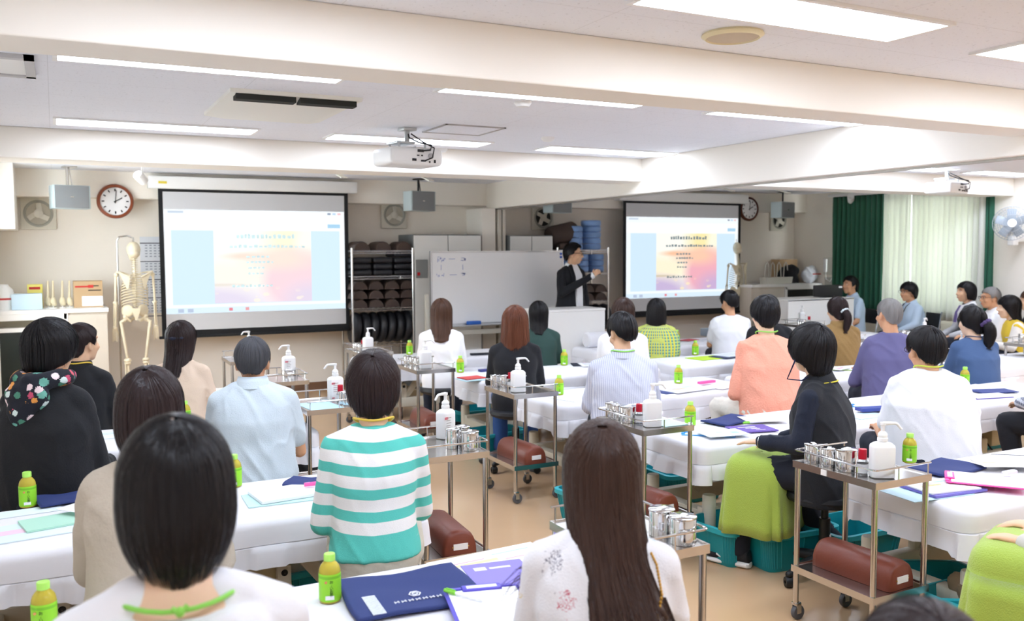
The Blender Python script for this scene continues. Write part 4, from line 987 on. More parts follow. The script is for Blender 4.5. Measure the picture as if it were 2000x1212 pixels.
# ================================================================ TEA BOTTLES
m_tea = mat('pale green tea', '#e6d24e', .08, trans=.35, ior=1.33); m_lime = mat('lime green label', '#96dd2e', .45)
m_cap = mat('light lime cap', '#b4f06a', .4); m_limed = mat('deep lime label band', '#79c526', .45); m_ink = mat('dark green ink', '#2a4a1c', .6)
def jp_text(s, size, name, m, parent, loc, rot):
    cu = bpy.data.curves.new(name, 'FONT'); cu.body = s; cu.size = size; cu.align_x = 'CENTER'; cu.extrude = .0003
    o = bpy.data.objects.new(name, cu); COL.objects.link(o)
    me = bpy.data.meshes.new_from_object(o.evaluated_get(bpy.context.evaluated_depsgraph_get()))
    bpy.data.objects.remove(o)
    q = link(name, me, m, parent, 0); q.location = loc; q.rotation_euler = rot; return q
def tea_proto():
    t = empty('tea_bottle')
    prof = [(.001, .002), (.024, .0), (.031, .004), (.033, .012), (.0325, .09), (.032, .1), (.029, .11), (.022, .12), (.0155, .126), (.0145, .132), (.001, .132)]
    put('bottle_body', MB().lathe(prof, n=28), m_tea, t)
    put('label_sleeve', MB().lathe([(.0322, .008), (.0336, .01), (.0336, .088), (.0331, .092)], n=28, cap=False), m_lime, t)
    put('label_band', MB().lathe([(.0338, .078), (.0338, .086)], n=28, cap=False), m_limed, t)
    put('cap', MB().lathe([(.0155, .127), (.0172, .128), (.0172, .146), (.016, .148), (.001, .148)], n=24), m_cap, t)
    put('bar_label', MB().box(-.014, .012, -.0342, -.033, .016, .028), WHITEPAPER, t, 0)
    put('leaf_mark', MB().lathe([(.001, 0), (.004, 0), (.004, .001), (.001, .001)], M=Matrix.Translation((-.012, -.0335, .07)) @ Matrix.Rotation(R(90), 4, 'X'), n=10), mat('orange pink print', '#e88a62', .6), t)
    for i, ch in enumerate('おーいお茶'):
        a = (i-2)*.0
        jp_text(ch if ch != 'ー' else '|', .0115 if ch != 'ー' else .007, 'label_letter', m_ink, t, (.004-.0*i, -.0343, .066-i*.0098), (R(90), 0, 0))
    return t
tb0 = tea_proto()
BOT = [(645, 1173, 15, 'beside the navy tote bag in front of the long-haired woman'), (88, 1236, 20, 'at the elbow of the woman with the black bob'), (55, 989, 0, 'on the bed before the floral hood'),
 (458, 950, 10, 'behind the black bob, on the bed with white booklets'), (362, 829, 10, 'between the brown bob and the light blue shirt'), (1776, 903, 50, 'on the bed with the pink clipboard'),
 (1348, 831, 35, 'on the bed with the purple booklet'), (1092, 771, 30, 'on the bed behind the trolley of the auburn-haired woman'), (1325, 748, 40, 'between the pale striped shirt and the coral sweater'),
 (1358, 693, 40, 'beside the lime folder'), (1322, 669, 40, 'beside the patterned shawl'), (1102, 713, 30, 'in front of the woman in dark green'), (899, 727, 20, 'in front of the trolley of the woman in white'),
 (800, 692, 20, 'below the black cushion rack'), (1884, 753, 50, 'between the large white shirt and the blue sweater')]
for px, py, rz, lb in BOT:
    place(tb0, at(px, py, Z=BT), R(-rz), 'lime-labelled green tea bottle ' + lb, 'tea bottle', 'green tea bottles')

# ================================================================ PAPERS, FOLDERS, TOTE BAGS ON THE BEDS
def col_mat(c): return mat('paper '+c, c, .65)
def flat(name, px, py, w, d, rz, c, label, cat, h=.002, z=0., group=None, lines=None, crv=0.):
    p = at(px, py, Z=BT+z); t = put(name, MB().box(-w/2, w/2, -d/2, d/2, 0, h), col_mat(c), None, 0)
    t.location = (p.x, p.y, BT+.0012+z); t.rotation_euler = (0, 0, R(rz)); tag(t, label, cat, group)
    if lines:
        for cc, spec in lines:
            m = MB()
            for x0, x1, y0, y1 in spec: m.box(x0*w/2, x1*w/2, y0*d/2, y1*d/2, h, h+.0006)
            put('printing', m, col_mat(cc), t, 0)
    return t
TXT = ('#c4c6cc', [(-.8, .7, .72-.14*k, .76-.14*k) for k in range(10)])
COLR = [('#e9a3b0', [(-.7, -.1, .3, .36), (.2, .75, -.1, -.05)]), ('#f2e2a4', [(-.7, .1, 0, .2)]), ('#a9d6ea', [(.1, .8, .5, .56)])]
m_navy = mat('navy tote cloth', '#2c3a70', .8, bump=.15, bscale=500); m_whiteprint = mat('white print', '#e8ebf4', .6)
def tote(px, py, w, d, rz, label, z=0., logo=False, sag=.0):
    p = at(px, py, Z=BT+z); t = empty('tote_bag', (p.x, p.y, BT+.001+z), R(rz), label, 'tote bag', 'navy tote bags')
    def fn(u, v):
        x = (u-.5)*w; y = (v-.5)*d
        sc = (1-.10*math.sin(min(1, max(0, (u-.18)/.64))*math.pi)**2*v**6)
        return (x*(1+.03*math.sin(v*5)), y*sc, .012+.004*noise.noise((x*9+rz, y*9, 1))+.003*math.sin(u*5+v*3))
    put('bag_body', MB().grid(fn, 28, 24), m_navy, t, 180, solid=.010)
    if logo:
        m = MB()
        m.tube([(-.0+.018*math.cos(a*math.pi/3), -.055+.018*math.sin(a*math.pi/3), .021) for a in range(7)], .0022, 5)
        m.tube([(.009*math.cos(a*math.pi/3+.5), -.055+.009*math.sin(a*math.pi/3+.5), .021) for a in range(7)], .0022, 5)
        for k in range(7): m.box(-.075+k*.022, -.059+k*.022, -.098, -.094, .0195, .0205).box(-.075+k*.022, -.071+k*.022, -.104, -.09, .0195, .0205).box(-.064+k*.022, -.06+k*.022, -.102, -.088, .0195, .0205)
        put('crest_print', m, m_whiteprint, t)
        put('clear_strip', MB().box(-w/2+.045, -w/2+.085, -d/2+.005, -d/2+.15, .0185, .0205), mat('crinkled clear film', '#cfd3de', .25, bump=.6, bscale=120), t, 0)
    return t
def clipboard(px, py, w, d, rz, c, label, z=0., paper=None):
    p = at(px, py, Z=BT+z); t = empty('clipboard', (p.x, p.y, BT+.001+z), R(rz), label, 'clipboard', 'coloured clipboards')
    m_ = mat('clipboard plastic '+c, c, .35)
    put('board', MB().box(-w/2, w/2, -d/2, d/2, 0, .004, .0018), m_, t)
    put('clip', MB().box(-w*.26, w*.26, d/2-.035, d/2+.006, .004, .013, .004).box(-w*.42, -w*.2, d/2-.012, d/2+.004, .003, .008, .002).box(w*.2, w*.42, d/2-.012, d/2+.004, .003, .008, .002), m_, t)
    put('clip_label', MB().box(-w*.2, w*.2, d/2-.026, d/2-.006, .0128, .0138), WHITEPAPER, t, 0)
    q = put('form_sheet', MB().box(-w/2+.012, w/2-.012, -d/2+.004, d/2-.02, .0045, .0062), WHITEPAPER, t, 0)
    m = MB()
    for k in range(11): m.box(-w/2+.03, w/2-.03-.02*(k % 3), d/2-.06-k*.02, d/2-.058-k*.02, .0062, .0067)
    put('form_lines', m, col_mat('#d2d4da'), q, 0)
    return t
def pen(px, py, rz, c, label, z=.01, ln=.14):
    p = at(px, py, Z=BT+z); t = empty('pen', (p.x, p.y, BT+z+.006), R(rz), label, 'pen', 'pens')
    put('pen_barrel', MB().cyl((-ln/2, 0, 0), (ln*.2, 0, 0), .0045), WHITEP, t); put('pen_cap', MB().cyl((ln*.2, 0, 0), (ln/2, 0, 0), .0062).box(ln*.22, ln*.45, -.002, .002, .006, .009), mat('pen cap '+c, c, .4), t)
# -- front bed
tote(800, 1160, .40, .33, -4, 'navy tote bag with white crest print, on the bed before the long-haired woman', 0, True)
clipboard(960, 1190, .235, .33, -14, '#5a4fc0', 'violet clipboard with a white form beside the navy crest tote', .024)
pen(905, 1165, 120, '#8fe04a', 'white pen with lime cap on the violet clipboard', .033)
flat('booklet', 985, 1130, .21, .3, -8, '#8f84d6', 'light purple booklet under the violet clipboard', 'booklet', .004, .0, None, [('#e6e4f6', [(-.7, -.3, .55, .75), (-.2, .5, .58, .68)])])
flat('paper_sheet', 965, 1095, .42, .20, 4, '#f6f5f1', 'large printed sheet behind the violet clipboard', 'paper', .001, 0, None, COLR)
# -- second bed
flat('booklet', 560, 965, .28, .2, 6, '#f2f3f7', 'thick white booklet lying beside the striped sweater', 'booklet', .012, .006, None, [('#c9ccd6', [(.1, .6, .35, .4)])])
flat('folder', 548, 972, .3, .21, -2, '#bfe3e0', 'pale teal folder under the thick white booklet', 'folder', .004)
tote(604, 945, .2, .16, -30, 'folded navy tote bag half behind the striped sleeve')
tag(put('marker', MB().cyl((-.04, 0, 0), (.04, 0, 0), .009), mat('pink plastic', '#f05fa8', .4), None, loc=at(612, 944, Z=BT+.034)), 'short pink marker by the striped sleeve', 'marker')
flat('folder', 70, 1035, .36, .23, 8, '#dff1f4', 'large pale blue folder before the beige jacket', 'folder', .004, 0, None, [('#f0cfe0', [(-.8, -.2, -.2, .3)])])
flat('folder', 105, 1020, .22, .17, 12, '#b6e2cc', 'mint green booklet on the large pale blue folder', 'booklet', .008, .005)
flat('paper_sheet', 40, 1002, .3, .1, 6, '#e6f3f6', 'pale sheet under the bottle before the floral hood', 'paper')
tote(138, 975, .26, .2, 10, 'navy tote bag beside the sleeve of the beige jacket')
flat('paper_sheet', 152, 992, .1, .13, 40, '#f4f6fa', 'white paper corner beside the beige sleeve', 'paper', .002, .03)
# -- third and fourth bed
flat('paper_sheet', 400, 836, .26, .16, 4, '#eef1f4', 'white papers beside the light blue shirt', 'paper', .004, 0, None, [TXT])
flat('folder', 415, 842, .22, .12, 4, '#4f8f86', 'dark teal folder under the white papers by the light blue shirt', 'folder', .003)
flat('paper_sheet', 215, 850, .26, .2, 4, '#e9f4f8', 'pale printed sheets before the beige jacket', 'paper', .003, 0, None, [('#b9c9d6', [(-.6, .3, .5, .56), (-.6, .6, .2, .26)])])
# -- bed with pink clipboard
tote(1848, 918, .34, .22, 10, 'navy tote bag under the pink clipboard')
clipboard(1925, 938, .23, .32, 38, '#f0459c', 'pink clipboard with a printed form on the bed', .026)
flat('booklet', 1842, 955, .30, .2, -5, '#7b72c4', 'purple-backed booklet before the pink clipboard', 'booklet', .01, .004)
flat('booklet', 1836, 950, .27, .19, -8, '#f3f2f4', 'white magazine with coloured print on the purple-backed booklet', 'magazine', .006, .015, None, COLR+[TXT])
flat('paper_sheet', 1810, 962, .34, .2, -6, '#cdeaf4', 'pale blue sheet under the purple-backed booklet', 'paper', .002)
flat('paper_sheet', 1950, 905, .2, .15, -30, '#f0ece4', 'printed leaflet behind the pink clipboard', 'leaflet', .002, .028, None, COLR)
flat('paper_sheet', 1990, 900, .2, .24, -38, '#f6f6f6', 'white sheet with a dark edge at the end of the bed', 'paper', .003, .028, None, [('#30343c', [(-.9, .9, .9, 1)])])
tag(put('correction_tape', MB().box(-.04, .04, -.015, .015, 0, .016, .006), mat('lavender white plastic', '#e3e0f2', .4), None, loc=at(1972, 925, Z=BT+.042)), 'white and violet correction tape beside the pink clipboard', 'stationery')
# -- bed of the dark-vested person
tote(1425, 824, .33, .2, 14, 'navy tote bag behind the purple booklet')
flat('booklet', 1468, 838, .25, .18, -12, '#6d57a8', 'purple booklet with white title beside the dark sleeve', 'booklet', .006, .006, None, [('#e4dff2', [(-.55, .35, .35, .5), (-.3, .3, .0, .14), (-.1, .35, -.25, -.14), (-.0, .5, -.6, -.5)])])
clipboard(1385, 845, .22, .3, 48, '#3a9be0', 'sky blue clipboard with papers near the trolley', .0)
flat('booklet', 1412, 846, .26, .17, -10, '#e6eff2', 'white printed booklet on the sky blue clipboard', 'booklet', .004, .016, None, [('#b4c3cc', [(-.3, .0, .1, .3)]), ('#a8d4ea', [(.35, .7, -.4, .1)])])
flat('paper_sheet', 1490, 818, .26, .18, -20, '#f2eeea', 'white sheet with pale print by the dark sleeve', 'paper', .002, .018, None, COLR)
pen(1472, 826, 170, '#8fe04a', 'lime capped pen behind the purple booklet', .03)
clipboard(1698, 790, .22, .3, 60, '#2f8fd6', 'sky blue clipboard beside the large white shirt', .0)
flat('pencil_case', 1703, 801, .2, .08, -12, '#3c4c94', 'navy pencil case beside the large white shirt', 'pencil case', .02, .012)
pen(1690, 797, 165, '#8fe04a', 'lime capped pen beside the navy pencil case', .016)
flat('folder', 1690, 812, .26, .16, 0, '#c8e2f2', 'pale blue folder beside the dark vest', 'folder', .003)
# -- bed of pale striped shirt and coral sweater
flat('paper_sheet', 1130, 776, .36, .26, 16, '#f3f3f6', 'white printed papers on the bed by the pale striped shirt', 'paper', .006, 0, None, [TXT])
flat('paper_sheet', 1340, 760, .4, .22, 8, '#eef0f5', 'white papers before the coral sweater', 'paper', .006, .006, None, COLR+[TXT])
flat('folder', 1318, 763, .34, .18, 6, '#33447e', 'navy folder under the white papers before the coral sweater', 'folder', .006)
flat('pencil_case', 1380, 748, .17, .035, 8, '#ee5fa6', 'slim pink pencil case before the coral sweater', 'pencil case', .018, .013)
flat('paper_sheet', 1405, 755, .2, .2, 14, '#f6eef0', 'sheet with pink print beside the slim pink case', 'paper', .003, .004, None, COLR)
# -- window column
clipboard(1655, 720, .24, .33, 50, '#a8d62e', 'lime green clipboard before the purple top', 0)
flat('paper_sheet', 1640, 719, .24, .12, 20, '#f5f5f5', 'white sheet with pink strip on the lime clipboard', 'paper', .002, .016, None, [('#ee8fb4', [(-.7, .5, -.3, .1)])])
flat('paper_sheet', 1915, 758, .34, .24, 10, '#f2f1f6', 'white papers before the blue sweater', 'paper', .004, 0, None, [TXT])
flat('folder', 1940, 764, .3, .16, -18, '#3a4784', 'navy folder on the white papers by the checked sleeve', 'folder', .006, .006)
flat('booklet', 1925, 775, .34, .16, -12, '#6a56b8', 'purple-backed white booklet near the checked sleeve', 'booklet', .004)
flat('booklet', 1930, 773, .33, .16, -12, '#f4f3f6', 'white cover sheet on the purple-backed booklet by the checked sleeve', 'paper', .004, .006)
flat('paper_sheet', 1968, 752, .3, .2, 10, '#f3e9e4', 'sheet with pale red print by the checked sleeve', 'paper', .002, .0, None, COLR)
flat('paper_sheet', 1862, 713, .22, .14, 10, '#f2e4e8', 'white sheet with red edge beside the blue sweater', 'paper', .003, 0, None, [('#c03050', [(-.9, .9, -.9, -.7)])])
# -- rows near the screens
flat('folder', 1385, 699, .42, .24, 6, '#c3e43a', 'lime yellow folder beside a tea bottle', 'folder', .005)
flat('paper_sheet', 1428, 693, .34, .22, 10, '#e9f0f7', 'pale blue papers on a dark folder by the coral sweater', 'paper', .006, .01, None, [TXT])
flat('folder', 1424, 696, .36, .22, 10, '#2f3a5c', 'dark folder under the pale blue papers', 'folder', .004, .006)
flat('booklet', 922, 738, .2, .16, 8, '#d6524e', 'booklet with a red cover before the auburn-haired woman', 'booklet', .006, .006)
flat('folder', 930, 740, .3, .2, 4, '#bfe4ee', 'pale blue folder under the red booklet', 'folder', .004)
flat('pencil_case', 948, 725, .12, .05, 5, '#3b3f7c', 'dark violet case behind the red booklet', 'pencil case', .02)
flat('paper_sheet', 1168, 712, .34, .24, -20, '#eff0f2', 'white papers with green print before the woman in white', 'paper', .005, .006, None, [('#b8d8a8', [(.2, .7, -.3, .2)]), TXT])
flat('folder', 1148, 712, .3, .22, -24, '#232838', 'dark folder with pink tab under white papers', 'folder', .005, 0, None, [('#e0408a', [(-.2, .0, .9, 1)])])
flat('pencil_case', 938, 693, .2, .06, -10, '#23262e', 'black case on the bed before the woman in white', 'pencil case', .02)
flat('paper_sheet', 1380, 664, .3, .2, 6, '#e3e3ea', 'papers beside the white T-shirt under the screen', 'paper', .004, 0, None, [TXT])
flat('folder', 1345, 664, .24, .14, 20, '#c44a58', 'red folder beside the patterned shawl', 'folder', .004, .005)
p = at(1398, 655, Z=BT); t = tag(put('wire_tray', MB().box(-.16, .16, -.1, .1, 0, .004).box(-.16, -.155, -.1, .1, 0, .09).box(.155, .16, -.1, .1, 0, .09).box(-.16, .16, -.1, -.097, 0, .09).box(-.16, .16, .097, .1, 0, .09), mat('pale blue grey tray', '#b9c7d2', .3, alpha=.7), None, 0), 'pale clear tray on the bed beside the white T-shirt', 'tray'); t.location = (p.x, p.y, BT)
# small bed roll
p = at(1156, 680, Z=BT); t = tag(put('rolled_towel', MB().lathe([(.001, 0), (.07, 0), (.085, .015), (.085, .45), (.07, .465), (.001, .465)], n=24, M=Matrix.Rotation(R(90), 4, 'Y')), m_sheet, None), 'rolled white towel on the bed by the standing man', 'towel'); t.location = (5.12, 8.25, BT+.085)

# ================================================================ BASKETS, BAGS ON THE FLOOR
m_tealb = mat('teal plastic basket', '#14919c', .4)
def basket_proto():
    t = empty('plastic_basket'); w, d, h = .24, .17, .2
    def rg(s, z): return [(px*s, py*s, z) for px, py, _ in se(w, d, 0, 8, 40)]
    put('basket_body', MB().loft([rg(.84, 0), rg(.86, .01), rg(.97, h-.03), rg(.97, h), rg(.94, h), rg(.83, .02)]), m_tealb, t, 40)
    put('rim', MB().loft([rg(.99, h-.03), rg(1.04, h-.025), rg(1.04, h), rg(.95, h+.002)], cap=False), mat('teal basket rim', '#2aa9b4', .4), t, 40)
    m = MB()
    for k in range(40):
        a = 2*math.pi*k/40; px, py, _ = se(w, d, 0, 8, 40)[k]
        m.tube([(px*.865, py*.865, .02), (px*.975, py*.975, h-.03)], .0035, 5)
    put('ribs', m, m_tealb, t)
    return t
bk0 = basket_proto()
for px, py, Z, rz, lb in ((1440, 1010, .2, 8, 'behind the lime towel and shoe'), (1530, 1020, .2, -4, 'under the stool of the dark-vested person'), (1335, 912, .2, 0, 'under the bed with the purple booklet'), (1848, 1130, .2, 60, 'under the bed with the pink clipboard'), (1925, 1155, .2, 0, 'holding brown cloth beside the lime towel'),
    (962, 838, .2, 10, 'under the bed behind the trolley'), (1172, 950, .2, 10, 'behind the long brown hair'), (612, 1105, .15, 10, 'beside the beige trousers'), (1660, 1020, .2, 0, 'under the bed past the dark vest'), (930, 795, .2, 0, 'beside the jeans of the auburn-haired woman'), (1895, 858, .2, 0, 'under the bed past the large white shirt')):
    q = at(px, py, Z=Z); place(bk0, (q.x, q.y, 0), R(rz), 'teal plastic basket ' + lb, 'basket', 'teal floor baskets')
p = at(1928, 1130, Z=.24)
m = MB().rc((-.12, -.02, .0), .06, (.1, .03, .02), .05).rc((-.1, .05, .02), .05, (.08, -.05, .03), .045)
o = tag(link('folded_cloth', cmesh('folded_cloth', m, .01, 3, (.012, 12, 1, 2)), mat('brown knitted cloth', '#8a745a', .9, bump=.4, bscale=120)), 'brown knitted cloth bundled in a teal basket', 'cloth'); o.location = (p.x, p.y, .2)
p = at(606, 905, Z=.2)
m = MB().ell((0, 0, .16), (.2, .11, .15)).box(-.17, .17, -.09, .09, 0, .1)
o = tag(link('black_bag', cmesh('black_bag', m, .012, 4, (.014, 9, 1, 4)), mat('black bag cloth', '#15161a')), 'black bag on the floor beside the striped sweater', 'bag'); o.location = (p.x, p.y, 0)
p = at(1705, 770, Z=.5)
m = MB().box(-.14, .14, -.06, .06, 0, .2, .03)
o = tag(put('handbag', m, mat('black patterned bag', '#1c1e26', .6), None), 'small black patterned handbag beside the purple top', 'bag'); o.location = (p.x, p.y, .0); o.scale = (1, 1, 2.4)

# ---- swivel stools and folding chairs
def stool_proto():
    t = empty('swivel_stool')
    put('stool_seat', MB().lathe([(.001, .385), (.15, .385), (.19, .4), (.2, .42), (.195, .44), (.17, .45), (.001, .452)], n=32), BLACKM, t)
    put('gas_column', MB().cyl((0, 0, .1), (0, 0, .3), .028).cyl((0, 0, .28), (0, 0, .385), .018), BLACKP, t)
    put('spec_label', MB().box(-.012, .012, -.03, -.0285, .16, .19).box(-.012, .012, -.03, -.0285, .2, .22), WHITEPAPER, t, 0)
    for k in range(5):
        a = 2*math.pi*k/5+.3; c, s = math.cos(a), math.sin(a)
        l = put('base_arm', MB().chain([(0, 0, .1), (.15*c, .15*s, .095), (.27*c, .27*s, .065)], [.03, .024, .018]), BLACKP, t)
        put('caster', MB().lathe([(.008, -.02), (.024, -.02), (.028, -.01), (.028, .01), (.024, .02), (.008, .02)], M=Matrix.Translation((.27*c, .27*s, .028)) @ Matrix.Rotation(a+R(60), 4, 'Z') @ Matrix.Rotation(R(90), 4, 'X')), BLACKP, l)
    return t
sp0 = stool_proto()
def chair_proto():
    t = empty('folding_chair')
    put('chair_seat', MB().box(-.2, .2, -.19, .2, .42, .45, .012), BLACKM, t); put('chair_back', MB().box(-.2, .2, -.26, -.235, .62, .82, .01), BLACKM, t)
    for s in (-1, 1):
        put('leg', MB().tube([(s*.21, -.26, .84), (s*.21, -.2, .45), (s*.21, .2, .012)], .011, 8), CHROME, t)
        put('leg', MB().tube([(s*.19, .18, .42), (s*.19, -.25, .012)], .011, 8), CHROME, t)
    return t
fc0 = chair_proto()
# ================================================================ PEOPLE
def skin_m(n='skin', c='#e3b795'): return mat(n, c, .5, sss=.12, spec=.35)
SKIN, SKIN2, SKIN3 = skin_m(), skin_m('warm skin', '#d3a07c'), skin_m('fair skin', '#ecc6a8')
_hm = {}
def hair_mat(n, c, rough=.36):
    if n in _hm: return _hm[n]
    m = mat('hair '+n, c, rough, vary=.45, vscale=26, stretch=(1, 1, .12), spec=.3, bump=.25, bscale=120)
    p = m.node_tree.nodes['Principled BSDF']; p.inputs['Anisotropic'].default_value = .5
    _hm[n] = m; return m
BLK = hair_mat('black', '#191719'); DBR = hair_mat('dark brown', '#2c2020'); BRN = hair_mat('brown', '#54392b'); RBR = hair_mat('auburn', '#6b3d29')
GRY = hair_mat('grey black', '#4a4a4e', .5); WGR = hair_mat('grey', '#8f8c8a', .5); LBR = hair_mat('long dark brown', '#412e27', .33)
def cloth(n, c, bump=.15, bs=260, rough=.88, sheen=.04): return mat('cloth '+n, c, rough, bump=bump, bscale=bs, sheen=sheen)

def ring_at(c, rx, ry, n=28, e=2.3):
    r_ = []
    for j in range(n):
        a = 2*math.pi*j/n; cc, ss = math.cos(a), math.sin(a)
        r_.append((c[0]+rx*math.copysign(abs(cc)**(2/e), cc), c[1]+ry*math.copysign(abs(ss)**(2/e), ss), c[2]))
    return r_

def head_mb():
    m = MB()
    m.ell((0, -.012, .028), (.075, .095, .089)).ell((0, .022, -.03), (.062, .072, .082)).ell((0, .045, -.088), (.032, .036, .028)).ell((0, .02, -.07), (.055, .055, .045))
    m.rc((0, .092, .012), .009, (0, .108, -.026), .012).ell((.012, .098, -.032), (.009, .01, .008)).ell((-.012, .098, -.032), (.009, .01, .008))
    m.ell((0, .083, .03), (.05, .014, .012)).ell((.04, .066, -.03), (.02, .02, .022)).ell((-.04, .066, -.03), (.02, .02, .022))
    m.ell((0, .087, -.058), (.02, .011, .007)).ell((0, .085, -.07), (.017, .011, .007))
    for s in (-1, 1):
        m.ell((s*.076, -.006, -.012), (.009, .02, .032), Matrix.Rotation(s*.35, 4, 'Z')).ell((s*.077, -.002, -.035), (.008, .011, .012))
    return m
HEAD = head_mb()

def hand(m, W, d, nrm, side, curl=.5, sc=1.):
    """palm with four fingers and a thumb; d = pointing direction, nrm = back of the hand"""
    d = Vector(d).normalized(); nrm = Vector(nrm); nrm = (nrm-d*nrm.dot(d)).normalized(); sx = d.cross(nrm)*side
    W = Vector(W)
    for k in range(4):
        o = (k-1.5)*.0185*sc; kn = W+d*(.085-.006*abs(k-1))*sc+sx*o
        m.rc(W+sx*o*.55+d*.01, .0135*sc, kn, .0115*sc, 8)
        ln = (.068, .078, .073, .057)[k]*sc; a = 0.; p = kn; r0 = .0095*sc
        for q, f in enumerate((.45, .32, .23)):
            a += curl*(.55, .8, .55)[q]; dd = d*math.cos(a)-nrm*math.sin(a); p2 = p+dd*ln*f; m.rc(p, r0, p2, r0*.9, 8); p = p2; r0 *= .9
    b = W+d*.025*sc-sx*.026*sc; t1 = b+(d*.6-sx*.75-nrm*.25).normalized()*.035*sc; t2 = t1+(d*.9-sx*.25-nrm*.3*curl).normalized()*.03*sc
    m.rc(W+d*.015, .013*sc, b, .0135*sc, 8).rc(b, .0125*sc, t1, .0105*sc, 8).rc(t1, .0105*sc, t2, .0085*sc, 8)

def shoe_mb(heel, toe, w=.043):
    heel, toe = Vector(heel), Vector(toe); d = toe-heel; L_ = d.length; d.normalize(); sx = Vector((d.y, -d.x, 0)).normalized(); up = sx.cross(d).normalized()
    if up.z < 0: up = -up
    def rings(prof, zo):
        out = []
        for f, ww, h0, h1 in prof:
            c = heel+d*L_*f; r_ = []
            for j in range(16):
                a = 2*math.pi*j/16; x = ww*w*math.copysign(abs(math.cos(a))**.8, math.cos(a)); z = (h0+h1)/2+(h1-h0)/2*math.copysign(abs(math.sin(a))**.8, math.sin(a)); r_.append(c+sx*x+up*(z+zo))
            out.append(r_)
        return out
    upper = MB().loft(rings([(0, .5, .01, .05), (.03, .75, .01, .075), (.15, .8, .01, .082), (.32, .78, .01, .08), (.5, .9, .01, .062), (.7, 1.05, .01, .05), (.88, .95, .01, .042), (.97, .6, .01, .032), (1, .3, .012, .024)], 0))
    sole = MB().loft(rings([(-.01, .55, -.014, .014), (.03, .85, -.016, .018), (.3, .82, -.016, .018), (.7, 1.12, -.014, .016), (.9, 1.0, -.012, .014), (1.0, .55, -.006, .014), (1.015, .3, 0, .012)], 0))
    return upper, sole

def hair_fn(st):
    a, b, c = .076+st.get('t', .016)+st.get('wx', 0), .096+st.get('t', .016), .09+st.get('t', .016)
    cz, cy = .026, -.013
    pole = Vector((st.get('px', 0), -st.get('tilt', .45), 1)).normalized()
    ln = st['len']
    def zend(phi):
        f = abs(((math.degrees(phi)+180) % 360)-180)
        for (f0, z0), (f1, z1) in zip(ln, ln[1:]):
            if f <= f1:
                q = (f-f0)/(f1-f0); q = q*q*(3-2*q); return z0+(z1-z0)*q
        return ln[-1][1]
    kind = st['kind']; zmin = min(z for _, z in ln); ez = cz-.005
    def top(phi, th):
        D = Vector((math.sin(phi), math.cos(phi), 0)); v = (pole*math.cos(th)+D*math.sin(th)).normalized()
        return Vector((a*v.x, cy+b*v.y, cz+c*v.z))
    def P(phi, s, dz=0.):
        ze = zend(phi)+dz
        if ze >= ez:
            lo, hi = .05, math.pi/2
            for _ in range(14):
                mid = (lo+hi)/2
                if top(phi, mid).z > ze: lo = mid
                else: hi = mid
            return top(phi, lo*s)
        L1 = .16; L2 = ez-ze; sp = L1/(L1+L2)
        if s <= sp: return top(phi, math.pi/2*s/sp)
        p = top(phi, math.pi/2); z = ez-(ez-ze)*(s-sp)/(1-sp); q = (ez-z)
        if kind == 'short':
            g = math.sqrt(max(.05, 1-(q/st.get('nape', .17))**2))
            return Vector((p.x*(g*.9+.1), cy+(p.y-cy)*g, z-.005*0))
        qq = q/max(.02, ez-zmin)
        if kind == 'bob':
            g = 1+st.get('bulge', .08)*math.sin(min(1, qq*1.05)*math.pi*.75)-st.get('tuck', .2)*qq**2.5
            return Vector((p.x*g, cy+(p.y-cy)*g, z))
        # long: gather behind, then hang against the back
        g = 1-st.get('gather', .12)*min(1, q/.18)+st.get('flare', .1)*max(0, q-.2)
        ph2 = phi
        back = st.get('back', .0)
        y = cy+(p.y-cy)*g
        if p.y > -.05: y = y-(min(1, q/.2))*(y+.045)*.85
        y -= back*max(0, q-.09)
        return Vector((p.x*g+st.get('sway', 0)*q*q, y, z))
    return P
